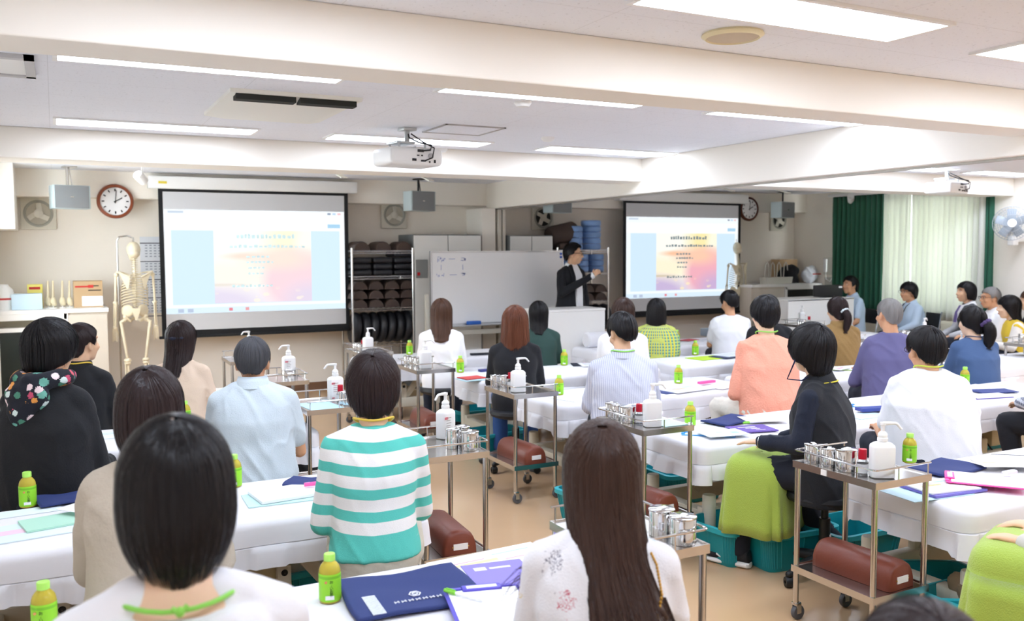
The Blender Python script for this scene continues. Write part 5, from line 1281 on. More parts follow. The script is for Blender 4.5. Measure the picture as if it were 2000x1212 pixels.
def hair_mesh(st, N, seed):
    P = hair_fn(st); mb = MB(); nu, nv = 56, 22
    def fn(u, v):
        p = P(2*math.pi*u, v*.985+.015, st.get('ragged', .015)*.7*noise.noise((u*17, seed*.7, 0)))
        k = 1+.035*noise.noise((math.sin(2*math.pi*u)*5+seed, math.cos(2*math.pi*u)*5, v*1.5))*v
        return (p.x*k, p.y*k, p.z+.006*noise.noise((u*40, seed, 0))*v)
    mb.grid(fn, nu, nv, True); o = len(mb.v); base = nv*nu
    for i in range(nu):
        p = Vector(mb.v[base+i]); mb.v.append((p.x*.82, p.y*.82, p.z+.012))
    for i in range(nu):
        k = (i+1) % nu; mb.f.append((base+i, base+k, o+k, o+i))
    mb.f.append(tuple(range(nu-1, -1, -1)))
    rnd = random.Random(seed); n = 11
    for _ in range(N):
        phi = rnd.uniform(-math.pi, math.pi); s0 = rnd.choice((rnd.uniform(.03, .5), .03)); s1 = rnd.uniform(.86, 1.0)
        dz = rnd.uniform(-1, .3)*st.get('ragged', .015); off = 1+rnd.uniform(.004, .045); ph = rnd.uniform(0, 6.3); wv = st.get('wave', .05)
        w = rnd.uniform(.0008, .0019)*st.get('sw', 1.); cl = .11*noise.noise((math.sin(phi)*9, math.cos(phi)*9, seed))
        tw = rnd.uniform(-1.1, 1.1)*st.get('tw', 1); L_ = []; 
        for i in range(n):
            f = i/(n-1); s = s0+(s1-s0)*f
            p = P(phi+(wv*math.sin(ph+f*4)*.5+cl)*f, s, dz); r_ = Vector((p.x, p.y+.013, p.z*.3))
            if r_.length > 1e-4: r_.normalize()
            L_.append((p+r_*(.0015+(off-1)*.12*(1-.3*f)), r_))
        a = []; 
        for i in range(n):
            t = (L_[min(i+1, n-1)][0]-L_[max(i-1, 0)][0])
            if t.length < 1e-6: t = Vector((0, 0, -1))
            t.normalize(); sd = (t.cross(L_[i][1]+Vector((tw*.6, 0, 0)))).normalized(); ww = w*(1 if i < n-3 else (n-1-i)/3+.08)
            a.append(L_[i][0]-sd*ww); a.append(L_[i][0]+sd*ww)
        mb.add(a, [(2*i, 2*i+1, 2*i+3, 2*i+2) for i in range(n-1)])
    return mb
def lock(mb, pts, rad, N, seed, ribbon=.0016):
    """a gathered lock: core plus loose strands"""
    pts = [Vector(p) for p in pts]
    def sm(k):
        out = []
        for i in range(len(pts)-1):
            p0, p1, p2, p3 = pts[max(i-1, 0)], pts[i], pts[i+1], pts[min(i+2, len(pts)-1)]
            for j in range(k):
                t = j/k; out.append(.5*((2*p1)+(p2-p0)*t+(2*p0-5*p1+4*p2-p3)*t*t+(3*p1-p0-3*p2+p3)*t**3))
        return out+[pts[-1]]
    q = sm(4); rr = [rad[min(int(i/4), len(rad)-2)]+(rad[min(int(i/4), len(rad)-2)+1]-rad[min(int(i/4), len(rad)-2)])*((i % 4)/4) for i in range(len(q))]
    mb.tube(q, rr, 14); rnd = random.Random(seed)
    for _ in range(N):
        a = rnd.uniform(0, 6.28); k = rnd.uniform(.85, 1.12); i0 = rnd.randint(0, len(q)//3); vs = []; m_ = range(i0, len(q))
        for i in m_:
            t = (q[min(i+1, len(q)-1)]-q[max(i-1, 0)]).normalized(); u = t.orthogonal().normalized(); w = t.cross(u); a2 = a+.02*i
            c = u*math.cos(a2)+w*math.sin(a2); sd = t.cross(c); p = q[i]+c*max(rr[i], .006)*k; ww = ribbon*(1 if i < len(q)-3 else .4); vs += [p-sd*ww, p+sd*ww]
        n = len(vs)//2; mb.add(vs, [(2*i, 2*i+1, 2*i+3, 2*i+2) for i in range(n-1)])

SHORT = dict(kind='short', len=[(0, .075), (40, .06), (60, .045), (70, -.015), (80, .0), (92, .018), (108, .0), (120, -.05), (145, -.075), (180, -.085)], t=.013, nape=.14)
CROP = dict(kind='short', len=[(0, .07), (40, .06), (60, .04), (70, -.01), (80, .005), (92, .025), (110, .0), (122, -.04), (145, -.065), (180, -.07)], t=.008, nape=.135)
BUSHY = dict(kind='short', len=[(0, .05), (40, .035), (62, .01), (80, -.03), (105, -.045), (140, -.085), (180, -.095)], t=.024, nape=.2)
BOB = dict(kind='bob', len=[(0, .045), (35, .03), (55, -.03), (70, -.11), (110, -.13), (180, -.14)], t=.018, tuck=.18, bulge=.06)
LONG = dict(kind='long', back=.3, len=[(0, .05), (30, .03), (50, -.05), (70, -.2), (110, -.26), (180, -.28)], t=.016)

def person(name_label, px, py, Y, psi, lean=6, wd=1., fat=1., head=(0, 0, 0), skin=SKIN, hair=None, hm=BLK, strands=300, top=None, sleeve='long', smat=None, loose=.3, hem=-.03,
           bottom=None, arms=None, legs=None, stand=False, zs=.452, vox=.011, eyes=False, glasses=False, lanyard=None, collar=None, female=False, disp=.005, shoes=None, seat='stool', extra=None, pony=None, nk=0., scoop=.555, lan=(.074, .012)):
    P_ = at(px, py, Y=Y); zt = P_.z; L_ = R(lean)
    S = max(.8, (zt-zs-.245+nk)/math.cos(L_)/.57)
    def sp(h, x=0., dy=0.): return Vector((x, h*S*math.sin(L_)+dy, zs+h*S*math.cos(L_)))
    Nk = sp(.57); hc = Nk+Vector((0, .05, .122-nk))
    Hm = Matrix.Translation(hc) @ Matrix.Rotation(-R(head[0]), 4, 'Z') @ Matrix.Rotation(-R(head[1]), 4, 'X') @ Matrix.Rotation(R(head[2]), 4, 'Y')
    rz = -R(psi); c, s = math.cos(rz), math.sin(rz)
    root = (P_.x-(c*hc.x-s*hc.y), P_.y-(s*hc.x+c*hc.y), 0)
    wa = .128 if female else .145
    TR = [(-.0, .16, .125), (.08, .178, .135), (.18, (wa+.165)/2, .115), (.27, wa, .105), (.37, .160, .115), (.44, .168, .105), (.485, .142, .088), (.507, .120, .080), (.525, .096, .072), (.555, .060, .058)]
    def rings(grow, h0, h1, ls):
        out = []
        for h, rx, ry in TR:
            if h < h0-.001 or h > h1+.001: continue
            if h < .4: rx = rx*(1-ls)+.178*ls; ry = ry*(1-ls)+.13*ls
            rx *= wd*(fat if h < .42 else 1+(fat-1)*.5); ry *= fat*(1 if h < .42 else 1/(fat**.5))
            out.append(ring_at(sp(h), (rx+grow), (ry+grow)))
        return out
    sh = {sd: sp(.468, sd*.148*wd) for sd in (-1, 1)}
    A = {}
    for sd in (-1, 1):
        E = Vector((sd*.19*wd, sh[sd].y+.06, zs+.20*S)); W = Vector((sd*.12, sh[sd].y+.27, zs+.19))
        if arms == 'cross': E = Vector((sd*.205*wd, sh[sd].y+.10, zs+.18*S)); W = Vector((-sd*.05, sh[sd].y+.24, zs+.24*S+sd*.02))
        if isinstance(arms, dict) and sd in arms: E, W = [Vector(q) for q in arms[sd][:2]]
        A[sd] = (E, W)
    # ---- body: one skin
    m = MB(); m.loft(rings(-.012, -1, .6, 0))
    m.rc(sp(.52), .056, hc+Vector((0, -.025, -.06)), .053)
    o = len(m.v); m.add([Hm @ Vector(v) for v in HEAD.v], HEAD.f)
    for sd in (-1, 1):
        E, W = A[sd]; m.chain([sp(.5, sd*.09*wd), sh[sd], E, W], [.040, .043, .036, .026])
        dirn = (W-E).normalized(); hd = None
        if isinstance(arms, dict) and sd in arms and len(arms[sd]) > 2: hd = arms[sd][2]
        hand(m, W, hd[0] if hd else dirn+Vector((0, .2, -.1)), hd[1] if hd else (0, 0, 1), sd, hd[2] if hd else .45, .95)
        if stand: K = [Vector((sd*.09, .0, zs-.02)), Vector((sd*.1, .02, .48)), Vector((sd*.1, -.02, .10))]
        else: K = [Vector((sd*.09, .04, zs+.075)), Vector((sd*.12, .37, zs+.06)), Vector((sd*.12, .25, .10))]
        if legs and sd in legs: K = [Vector(q) for q in legs[sd]]
        m.chain(K, [.075, .052, .035]); A[sd] = A[sd]+(K,)
        d = Vector((K[2].x*.15, 1, 0)) if not (legs and 'toe' in legs) else Vector(legs['toe'])
        m.rc(K[2]+Vector((0, 0, -.04)), .035, K[2]+d.normalized()*.12+Vector((0, 0, -.06)), .03)
    me = cmesh('person', m, vox if not eyes else min(vox, .0075), 3)
    b = link('person', me, skin, None, 180); b.location = root; b.rotation_euler = (0, 0, rz); tag(b, name_label, 'person')
    # ---- clothes
    cm = top or cloth('white', '#f4f4f4'); m = MB(); ms = MB() if smat else m
    rg = rings(.010, hem if hem > 0 else -1, min(.56, scoop), loose)
    if hem < 0: rg = [ring_at(sp(0)+Vector((0, 0, hem)), .178*wd*fat+.006, .135*fat+.006)]+rg
    m.loft(rg)
    for sd in (-1, 1):
        E, W, K = A[sd]
        m.rc(sp(.515, sd*.06*wd), .05, sh[sd], .058)
        if sleeve == 'short':
            ee = sh[sd]+(E-sh[sd])*.72; ms.chain([sh[sd], sh[sd]+(E-sh[sd])*.4, ee], [.058, .057, .056])
        elif sleeve == 'long':
            ms.chain([sh[sd], sh[sd]+(E-sh[sd])*.5, E, W-(W-E).normalized()*.01], [.058, .054, .049, .036])
    vv = max(vox, .008)
    t_ = link('top', cmesh('top', m, vv, 5, (disp, 7., .8, px*.013)), cm, b, 180)
    if smat: link('sleeves', cmesh('sleeves', ms, vv, 4, (disp, 9., .8, py*.017)), smat, b, 180)
    bm = bottom or cloth('dark navy', '#1e2330')
    m = MB().ell(sp(.04)+Vector((0, .02, 0)), (.178*wd*fat-.004, .135*fat, .09)); m.loft(rings(.004, -1, .19, 0))
    for sd in (-1, 1):
        K = A[sd][2]; m.chain(K[:1]+[K[0]+(K[1]-K[0])*.5, K[1], K[1]+(K[2]-K[1])*.5, K[2]+Vector((0, 0, -.0))], [.095, .084, .069, .06, .055])
    link('trousers', cmesh('trousers', m, max(vox, .010), 4, (disp*.8, 9, .7, px*.02)), bm, b, 180)
    for sd in (-1, 1):
        K = A[sd][2]; d = Vector((sd*.12, 1, 0)).normalized() if not (legs and 'toe' in legs) else Vector(legs['toe']).normalized()
        h = Vector((K[2].x, K[2].y, .018))-d*.06; up, so = shoe_mb(h, h+d*.25)
        q = put('shoe', up, (shoes or (BLACKM,))[0], b); put('sole', so, shoes[1] if shoes else WHITEP, q)
        if shoes and len(shoes) > 2: 
            w_ = Vector((-d.y, d.x, 0))
            for side in (-1, 1): put('shoe_stripe', MB().tube([h+d*.085+w_*side*.036+Vector((0, 0, .055)), h+d*.12+w_*side*.042+Vector((0, 0, .018)), h+d*.17+w_*side*.04+Vector((0, 0, .04))], .006, 6), shoes[2], q)
    # ---- hair
    if hair:
        mb = hair_mesh(hair, strands, int(px)); hname = 'hair'
        ho = put(hname, mb, hm, b, 180); ho.matrix_local = Hm
        if pony:
            pm = MB(); lock(pm, pony['pts'], pony['rad'], 60 if strands < 600 else 160, int(px)); po = put('ponytail', pm, hm, b, 180); po.matrix_local = Hm
            if pony.get('tie'):
                p0, d0 = Vector(pony['pts'][0]), (Vector(pony['pts'][1])-Vector(pony['pts'][0])).normalized(); mt = MB()
                u = d0.orthogonal().normalized(); w = d0.cross(u); r0 = pony['rad'][0]*1.05; k_ = pony.get('tr', .01)
                mt.tube([p0+d0*.012+(u*math.cos(a*math.pi/9)+w*math.sin(a*math.pi/9))*r0 for a in range(19)], [k_*(1+.25*math.sin(a*2.4)) for a in range(19)], 8)
                to = put('hair_tie', mt, pony['tie'], b, 180); to.matrix_local = Hm
    def hput(n, mb, m_, sm=60):
        q = put(n, mb, m_, b, sm); q.matrix_local = Hm; return q
    if eyes:
        for s_ in (-1, 1):
            hput('eye', MB().ell((s_*.031, .083, .010), (.0135, .006, .0055), nu=12, nv=8), mat('eye white', '#e9e4de', .3))
            hput('iris', MB().ell((s_*.031, .0875, .0105), (.006, .0028, .0052), nu=10, nv=6), mat('dark iris', '#1d1512', .2))
            hput('eyebrow', MB().tube([(s_*.014, .094, .031), (s_*.032, .091, .036), (s_*.05, .08, .03)], [.003, .004, .002], 6), hm)
        hput('lips', MB().ell((0, .0945, -.0615), (.019, .005, .0035), nu=12, nv=6).ell((0, .0925, -.068), (.016, .005, .004), nu=12, nv=6), mat('lips', '#c47a6c', .4))
    if glasses:
        g = MB()
        for s_ in (-1, 1):
            g.tube([(s_*.034+.024*math.cos(a*math.pi/8), .104, .008+.017*math.sin(a*math.pi/8)) for a in range(17)], .0018, 5)
            g.tube([(s_*.058, .102, .012), (s_*.082, .04, .014), (s_*.088, -.02, .008), (s_*.085, -.045, -.008)], .002, 5)
        g.tube([(-.011, .105, .01), (0, .108, .013), (.011, .105, .01)], .0018, 5)
        hput('glasses', g, mat('dark glasses frame', '#2a2226', .3))
    if collar:
        q = []
        for zz, rr, yy in ((-.045, .078, .0), (-.01, .069, .004), (.022, .066, .01), (.026, .070, .01), (.0, .078, .004), (-.03, .09, 0.)):
            q.append([Nk+Vector((v[0], v[1], v[2]-.045*max(0, v[1]/rr)**1.5)) for v in ring_at((0, yy, zz), rr, rr*.98, 24, 2)])
        put('collar', MB().loft(q, cap=False), collar, b, 180)
    if lanyard:
        pts = [Nk+Vector((lan[0]*math.sin(a), .0-(lan[0]-.006)*math.cos(a), lan[1]+.02*math.sin(a)**2-.045*(1-math.cos(a))/2)) for a in [R(-150+300*k/20) for k in range(21)]]
        put('lanyard', MB().tube(pts, .0045, 6), lanyard, b, 180)
    if extra: extra(b, Nk, hc, Hm, sp, zs, S, A)
    if seat and not stand:
        pr = sp0 if seat == 'stool' else fc0
        cl = ('black swivel stool under the ' if seat == 'stool' else 'black folding chair under the ')+short_of(name_label)
        place(pr, (root[0], root[1], 0), rz, cl, 'stool' if seat == 'stool' else 'chair', 'swivel stools' if seat == 'stool' else 'folding chairs')
    return b
def short_of(l): return ' '.join(l.split(',')[0].split()[:11])

LIMEL = mat('lime lanyard', '#8fd85a', .6)
# ---- special cloths
def stripe_cloth():
    m = cloth('turquoise stripes', '#5fc9ba', .25, 400); nt, N, L, p = nodes_of(m); x, y, z, o = objxyz(nt)
    y2 = mth(nt, 'MULTIPLY', mth(nt, 'ABSOLUTE', x), -.06)
    f = mth(nt, 'FRACT', mth(nt, 'DIVIDE', mth(nt, 'ADD', mth(nt, 'ADD', z, y2), -.017), .082))
    st = mth(nt, 'MULTIPLY', mth(nt, 'GREATER_THAN', f, .46), mth(nt, 'GREATER_THAN', z, .60))
    L.new(mixc(nt, st, '#5cc8ba', '#f3f1ee'), p.inputs['Base Color']); return m
def dots_cloth(name, base, scale, thr, cols, sketch=False):
    m = cloth(name, base, .2, 200); nt, N, L, p = nodes_of(m); x, y, z, o = objxyz(nt)
    v = N.new('ShaderNodeTexVoronoi'); v.inputs['Scale'].default_value = scale; L.new(o, v.inputs['Vector'])
    n2 = N.new('ShaderNodeTexNoise'); n2.inputs['Scale'].default_value = scale*7; L.new(o, n2.inputs['Vector'])
    sx = N.new('ShaderNodeSeparateColor'); L.new(v.outputs['Color'], sx.inputs[0])
    rp = ramp(N, [(i/len(cols), cc) for i, cc in enumerate(cols)]); L.new(sx.outputs[0], rp.inputs[0])
    d = mth(nt, 'ADD', v.outputs['Distance'], mth(nt, 'MULTIPLY', mth(nt, 'SUBTRACT', n2.outputs['Fac'], .5), .9 if sketch else .35))
    f = mth(nt, 'LESS_THAN', d, thr)
    if sketch:
        n2.inputs['Scale'].default_value = scale*4; n3 = N.new('ShaderNodeTexNoise'); n3.inputs['Scale'].default_value = scale*15; L.new(o, n3.inputs['Vector']); f = mth(nt, 'MULTIPLY', f, mth(nt, 'LESS_THAN', mth(nt, 'ABSOLUTE', mth(nt, 'SUBTRACT', n3.outputs['Fac'], .5)), .035))
    L.new(mixc(nt, f, base, rp.outputs[0]), p.inputs['Base Color']); return m
def fine_stripe():
    m = cloth('pale blue grey pinstripe', '#c9cbd8', .2, 200); nt, N, L, p = nodes_of(m); x, y, z, o = objxyz(nt)
    f = mth(nt, 'FRACT', mth(nt, 'DIVIDE', x, .012)); L.new(mixc(nt, mth(nt, 'GREATER_THAN', f, .6), '#ced0dc', '#b3b7cb'), p.inputs['Base Color']); return m
def plaid(name, a, b_, per):
    m = cloth(name, a, .2, 200); nt, N, L, p = nodes_of(m); x, y, z, o = objxyz(nt)
    g = mth(nt, 'ADD', mth(nt, 'GREATER_THAN', mth(nt, 'FRACT', mth(nt, 'DIVIDE', mth(nt, 'ADD', x, y), per)), .5), mth(nt, 'GREATER_THAN', mth(nt, 'FRACT', mth(nt, 'DIVIDE', z, per)), .5))
    L.new(mixc(nt, mth(nt, 'MULTIPLY', g, .5), a, b_), p.inputs['Base Color']); return m
def shawl_cloth():
    m = cloth('yellow green patterned shawl', '#c6cf6a', .4, 120); nt, N, L, p = nodes_of(m); x, y, z, o = objxyz(nt)
    ang = mth(nt, 'ARCTAN2', x, mth(nt, 'ADD', y, -.02))
    rib = mth(nt, 'GREATER_THAN', mth(nt, 'FRACT', mth(nt, 'MULTIPLY', ang, 5.4)), .62)
    zr = mth(nt, 'GREATER_THAN', mth(nt, 'FRACT', mth(nt, 'DIVIDE', z, .030)), .5)
    col = mixc(nt, zr, '#a9d08c', '#5f8f8c'); col = mixc(nt, rib, col, '#e6d23c')
    up = mth(nt, 'GREATER_THAN', z, .93); band = mth(nt, 'MULTIPLY', mth(nt, 'GREATER_THAN', z, .895), mth(nt, 'LESS_THAN', z, .93))
    col = mixc(nt, band, col, '#e2cf4a'); col = mixc(nt, up, col, '#b9dc9a')
    L.new(col, p.inputs['Base Color']); return m
m_towel = mat('lime green towel cloth', '#a9c250', .95, bump=.5, bscale=220, sheen=.3)
def lap_towel(b, label, y0=.16, y1=.47, w=.195, z0=.2, zt=.60, side=0.):
    t = MB(); rings = []; n = 96; cy, hy = (y0+y1)/2, (y1-y0)/2
    for z, g in ((z0, .012), (z0+.06, .010), (z0+.13, .006), (z0+.2, .002), (zt-.13, 0), (zt-.08, -.004), (zt-.045, -.012), (zt-.02, -.028), (zt-.005, -.055), (zt+.003, -.1), (zt+.004, -.16)):
        lo = max(0, (zt-.1-z)/(zt-z0)); r_ = []
        for j, (x, y, _) in enumerate(se(w+g, hy+g, 0, 5, n)):
            k = 1+lo*(.13*abs(math.sin(j*.33+.4))-.07+.06*math.sin(j*.19+1))+(.05*lo if j in (60, 61, 62) else 0)
            dz = .02*noise.noise((x*7, y*7, 2)) if z < z0+.1 else 0
            r_.append((x*k+side, cy+y*k, z+dz+.004*noise.noise((x*9, y*9, z*9))))
        rings.append(r_)
    t.loft(rings, cap=False); t.f.append(tuple(range(len(t.v)-n, len(t.v))))
    o = put('lap_towel', t, m_towel, None, 180, solid=.008); o.location = b.location; o.rotation_euler = b.rotation_euler
    return tag(o, label, 'towel')
C = cloth
# ---------- front seats
def ex_part(b, N, hc, Hm, sp, zs, S, A):
    m = MB()
    def fn(u, v):
        x = (u-.5)*.014*math.sin(math.pi*min(1, max(.05, v)))-.012+.012*math.sin(v*4)*.6; y = .005-.085*v
        a, b_, c_ = .0955, .1155, .1095
        k = max(0, 1-(x/a)**2-((y)/b_)**2)
        return (x, y-.013, .027+c_*math.sqrt(k)+.0015)
    m.grid(fn, 6, 14); q = put('parting', m, mat('scalp', '#b9a596', .6), b, 180); q.matrix_local = Hm
    m = MB(); t = MB()
    p0 = N+Vector((0, -.099, -.05)); m.tube([p0+Vector((x, y, z)) for x, y, z in ((-.012, 0, .006), (0, -.006, -.002), (.012, 0, .008))], .005, 6); m.ell(p0+Vector((0, -.004, 0)), (.008, .007, .009))
    put('lanyard_knot', m, LIMEL, b)
person('person in a white top with a black bob and lime neck cord, back to us', 340, 826, 1.66, 6, lean=5, wd=1.08, fat=1.1, head=(-2, 12, 0), skin=SKIN3, hair=dict(BOB, len=[(0, .045), (35, .02), (55, -.05), (75, -.095), (120, -.108), (150, -.122), (180, -.152)], t=.018, ragged=.06, wave=.12, sw=1.1, bulge=.07, tuck=.5), hm=BLK, strands=3800,
       top=C('white knit', '#ecebee', .1, 300), sleeve='long', lanyard=LIMEL, female=True, vox=.008, extra=ex_part, hem=-.03, scoop=.51, lan=(.10, -.052), nk=.012)
def ex_long(b, N, hc, Hm, sp, zs, S, A):
    m = MB(); rnd = random.Random(2)
    for k in range(90):   # loose wisps over the left shoulder
        x0 = -.05-.03*rnd.random(); y0 = -.06+.05*rnd.random(); z0 = -.12-.05*rnd.random(); e = rnd.random()
        pts = [Vector((x0, y0, z0)), Vector((x0-.03-.04*e, y0+.0, z0-.06-.02*e)), Vector((x0-.07-.07*e, y0+.01, z0-.09-.03*rnd.random())), Vector((x0-.09-.10*e, y0+.02*rnd.random(), z0-.13-.05*rnd.random()))]
        vs = []
        for i, p in enumerate(pts): w = .0012*(1-.25*i); vs += [p+Vector((0, 0, w)), p-Vector((0, w*.7, w))]
        m.add(vs, [(2*i, 2*i+1, 2*i+3, 2*i+2) for i in range(3)])
    q = put('hair_wisps', m, LBR, b, 180); q.matrix_local = Hm
    ch = MB(); pts = [N+Vector(v) for v in ((.105, -.01, -.03), (.125, -.09, -.06), (.135, -.12, -.12), (.12, -.135, -.2), (.08, -.14, -.28), (.04, -.145, -.34), (.01, -.15, -.42))]
    full = []
    for i in range(len(pts)-1):
        for j in range(9): full.append(pts[i].lerp(pts[i+1], j/9))
    for i, p in enumerate(full): ch.ell(p, (.0035, .0035, .0048), nu=6, nv=4)
    put('chain_strap', ch, mat('gold chain', '#d9a94a', .3, .8), b)
person('woman with very long brown hair in a white floral embroidered blouse', 1175, 828, 1.86, 31, lean=5, wd=.92, fat=1.0, head=(0, 2, 0), hair=dict(LONG, len=[(0, .05), (30, .03), (50, -.1), (68, -.25), (110, -.28), (180, -.275)], t=.017, ragged=.11, wave=.22, sw=1.15, gather=.02, flare=1.3, back=.38, sway=.5), hm=LBR, strands=4200,
       top=dots_cloth('white floral embroidery', '#edecef', 11, .25, ['#c23f5c', '#3fa3b3', '#6f6c7c', '#d9bb3f'], True), sleeve='long', female=True, vox=.008, extra=ex_long, loose=.6,
       arms={-1: ((-.19, .08, .64), (-.14, .32, .645)), 1: ((.185, .1, .64), (.1, .3, .645))})
m_shirt_b = C('beige cotton jacket', '#bdb1a0', .3, 60)
person('woman in a beige jacket with a dark brown bob behind the black bob', 292, 724, 3.0, 12, lean=10, wd=.98, fat=1.02, head=(6, 4, 0), hair=dict(BOB, len=[(0, .03), (40, .0), (60, -.09), (80, -.12), (180, -.125)], t=.02, ragged=.015, sw=1.2), hm=DBR, strands=2200, top=m_shirt_b, loose=.75, female=True, vox=.009, disp=.008, collar=m_shirt_b, bottom=C('beige trousers', '#a99c88'))
person('person in a turquoise and white striped sweater with short dark hair', 728, 690, 3.22, 19, lean=4, wd=.94, fat=.97, head=(0, -2, 0), hair=dict(BUSHY, len=[(0, .04), (40, .02), (62, -.01), (85, -.045), (105, -.065), (140, -.098), (180, -.108)], t=.022, nape=.19, tilt=.6), hm=DBR, strands=2200, top=stripe_cloth(), loose=.25, vox=.008, disp=.004, hem=.05,
       bottom=C('sand trousers', '#cdc5b4', .3, 40), lanyard=mat('yellow neck cord', '#e0c04a', .6), arms={-1: ((-.19, .04, .64), (-.12, .24, .60)), 1: ((.175, .1, .66), (.06, .28, .64))})
def ex_hood(b, N, hc, Hm, sp, zs, S, A):
    m = MB()
    m.chain([N+Vector(v) for v in ((.08, .05, -.0), (.095, -.02, .0), (.06, -.085, -.005), (-.0, -.105, -.01), (-.07, -.085, -.005), (-.1, -.02, .0), (-.08, .05, .0))], [.022, .034, .038, .04, .038, .034, .022])
    m.ell(N+Vector((-.01, -.12, -.07)), (.1, .045, .07)).ell(N+Vector((-.03, -.13, -.13)), (.065, .035, .07)).ell(N+Vector((-.045, -.125, -.19)), (.035, .025, .05))
    link('hood', cmesh('hood', m, .008, 4, (.008, 14, 1, 3)), dots_cloth('floral hood', '#1c1e28', 24, .47, ['#d8e6e2', '#d65a66', '#e59a4a', '#4f8a74', '#efd9dc', '#6fae9e', '#c9506e', '#1c1e28']), b, 180)
person('person in a black coat with a floral patterned hood, seated below the clock', 100, 628, 4.55, 34, lean=3, wd=1.06, fat=1.14, head=(20, 0, 4), hair=dict(BUSHY, len=[(0, .03), (40, .0), (65, -.04), (100, -.07), (140, -.115), (180, -.13)], t=.026, nape=.24), hm=BLK, strands=1200, top=C('black coat', '#17181c', .2, 120), loose=.9, vox=.01, disp=.007, extra=ex_hood)
person('person in a black suit jacket beyond the floral hood', 160, 632, 6.1, 30, lean=6, wd=1.02, fat=1.04, head=(22, -4, 0), hair=SHORT, hm=DBR, strands=700, top=C('black suit', '#16171b', .12, 160), loose=.5, vox=.01, lanyard=mat('yellow neck cord', '#e0c04a'), collar=C('black suit', '#16171b'))
m_lb = C('light blue shirt', '#c8d4db', .2, 160)
person('man in a light blue short-sleeved shirt with cropped greying hair', 492, 660, 4.62, 12, lean=5, wd=1.06, fat=1.04, skin=SKIN2, head=(4, 12, 0), hair=dict(CROP, t=.011), hm=GRY, strands=900, top=m_lb, sleeve='short', loose=.5, vox=.009, disp=.008, nk=.035, collar=m_lb, arms={1: ((.225, .1, .62), (.12, .3, .63)), -1: ((-.2, .12, .64), (-.1, .3, .64))})
def ex_ribbon(b, N, hc, Hm, sp, zs, S, A):
    q = put('hair_ribbon', MB().tube([(-.075, -.05, .03), (-.05, -.1, .02), (0, -.125, .015), (.05, -.1, .02), (.075, -.05, .03)], .012, 8), mat('dark navy ribbon', '#1b2036', .6), b, 180); q.matrix_local = Hm
person('woman in a peach blouse with long dark half-up hair under the wide screen', 354, 628, 6.2, 24, lean=6, wd=.95, fat=1.0, head=(10, 4, 0), skin=SKIN3, hair=dict(LONG, len=[(0, .04), (40, .02), (58, -.06), (75, -.15), (110, -.24), (180, -.31)], t=.014, gather=.03, wave=.2, ragged=.05), hm=DBR, strands=900, top=C('peach knit', '#e6cfb8', .3, 200), loose=.6, female=True, vox=.01, disp=.007, extra=ex_ribbon)
# ---------- middle seats
person('woman in a white top with long brown hair before the white board', 862, 585, 7.42, 24, lean=7, wd=.97, head=(0, 3, 0), hair=dict(LONG, len=[(0, .05), (35, .02), (55, -.12), (75, -.22), (180, -.25)], t=.018, flare=.6, gather=.0), hm=BRN, strands=700, top=C('white blouse', '#f6f4f5'), loose=.5, female=True)
person('woman with auburn shoulder-length hair in a black sweater', 1006, 600, 6.1, 27, lean=7, wd=.98, head=(2, 2, 0), hair=dict(BOB, len=[(0, .04), (40, .0), (60, -.13), (80, -.18), (180, -.195)], t=.023, ragged=.04, tuck=-.1), hm=RBR, strands=900, top=C('black sweater', '#191a1f'), loose=.4, female=True, bottom=C('blue denim', '#2f4f86', .3, 300))
person('woman in a dark green top with straight black hair', 1052, 589, 7.42, 28, lean=6, wd=.98, head=(0, 3, 0), hair=dict(LONG, len=[(0, .04), (40, .0), (58, -.12), (80, -.17), (180, -.19)], t=.015), hm=BLK, strands=500, top=C('dark green knit', '#2a443e'), loose=.5, female=True)
m_ps = fine_stripe()
person('man in a pale pinstriped shirt looking down at the papers', 1214, 612, 4.78, 24, lean=10, wd=1.1, fat=1.04, head=(-22, 22, 0), hair=dict(SHORT, t=.015), hm=BLK, strands=900, top=m_ps, loose=.6, vox=.01, disp=.008, collar=m_ps, lanyard=LIMEL, bottom=C('dark trousers', '#20222b'))
person('woman in a white sweater with dark hair behind the pinstriped shirt', 1217, 583, 6.15, 32, lean=6, wd=.98, head=(-4, 3, 0), hair=dict(LONG, len=[(0, .04), (40, .0), (58, -.14), (80, -.2), (180, -.2)], t=.017), hm=LBR, strands=600, top=C('white sweater', '#f4f1f0'), loose=.5, female=True)
def ex_shawl(b, N, hc, Hm, sp, zs, S, A):
    rg = []
    for z, rx, ry, dy in ((.02, .068, .066, .005), (-.01, .085, .078, .0), (-.04, .14, .095, -.005), (-.075, .2, .112, -.01), (-.13, .228, .125, -.012), (-.22, .236, .14, -.014), (-.32, .225, .15, -.01), (-.42, .21, .155, 0), (-.5, .2, .16, 0)):
        r_ = ring_at(N+Vector((0, dy-(.0 if z > -.1 else .02*z), z)), rx, ry, 72, 2.1)
        rg.append([(x*(1+.03*math.sin(j*1.75)*min(1, -z*3 if z < 0 else 0)), y*(1+.03*math.sin(j*1.75)*min(1, -z*3 if z < 0 else 0)), zz) for j, (x, y, zz) in enumerate(r_)])
    put('shawl', MB().loft(rg, cap=False), shawl_cloth(), b, 180, solid=.006)
person('woman in a yellow and green patterned shawl with a black bob', 1282, 586, 7.4, 36, lean=5, wd=.98, head=(0, 2, 0), hair=dict(BOB, len=[(0, .04), (40, .0), (58, -.09), (80, -.14), (180, -.15)], t=.018, tuck=0), hm=BLK, strands=600, top=C('yellow green knit', '#c6cf6a'), extra=ex_shawl, female=True, arms='cross')
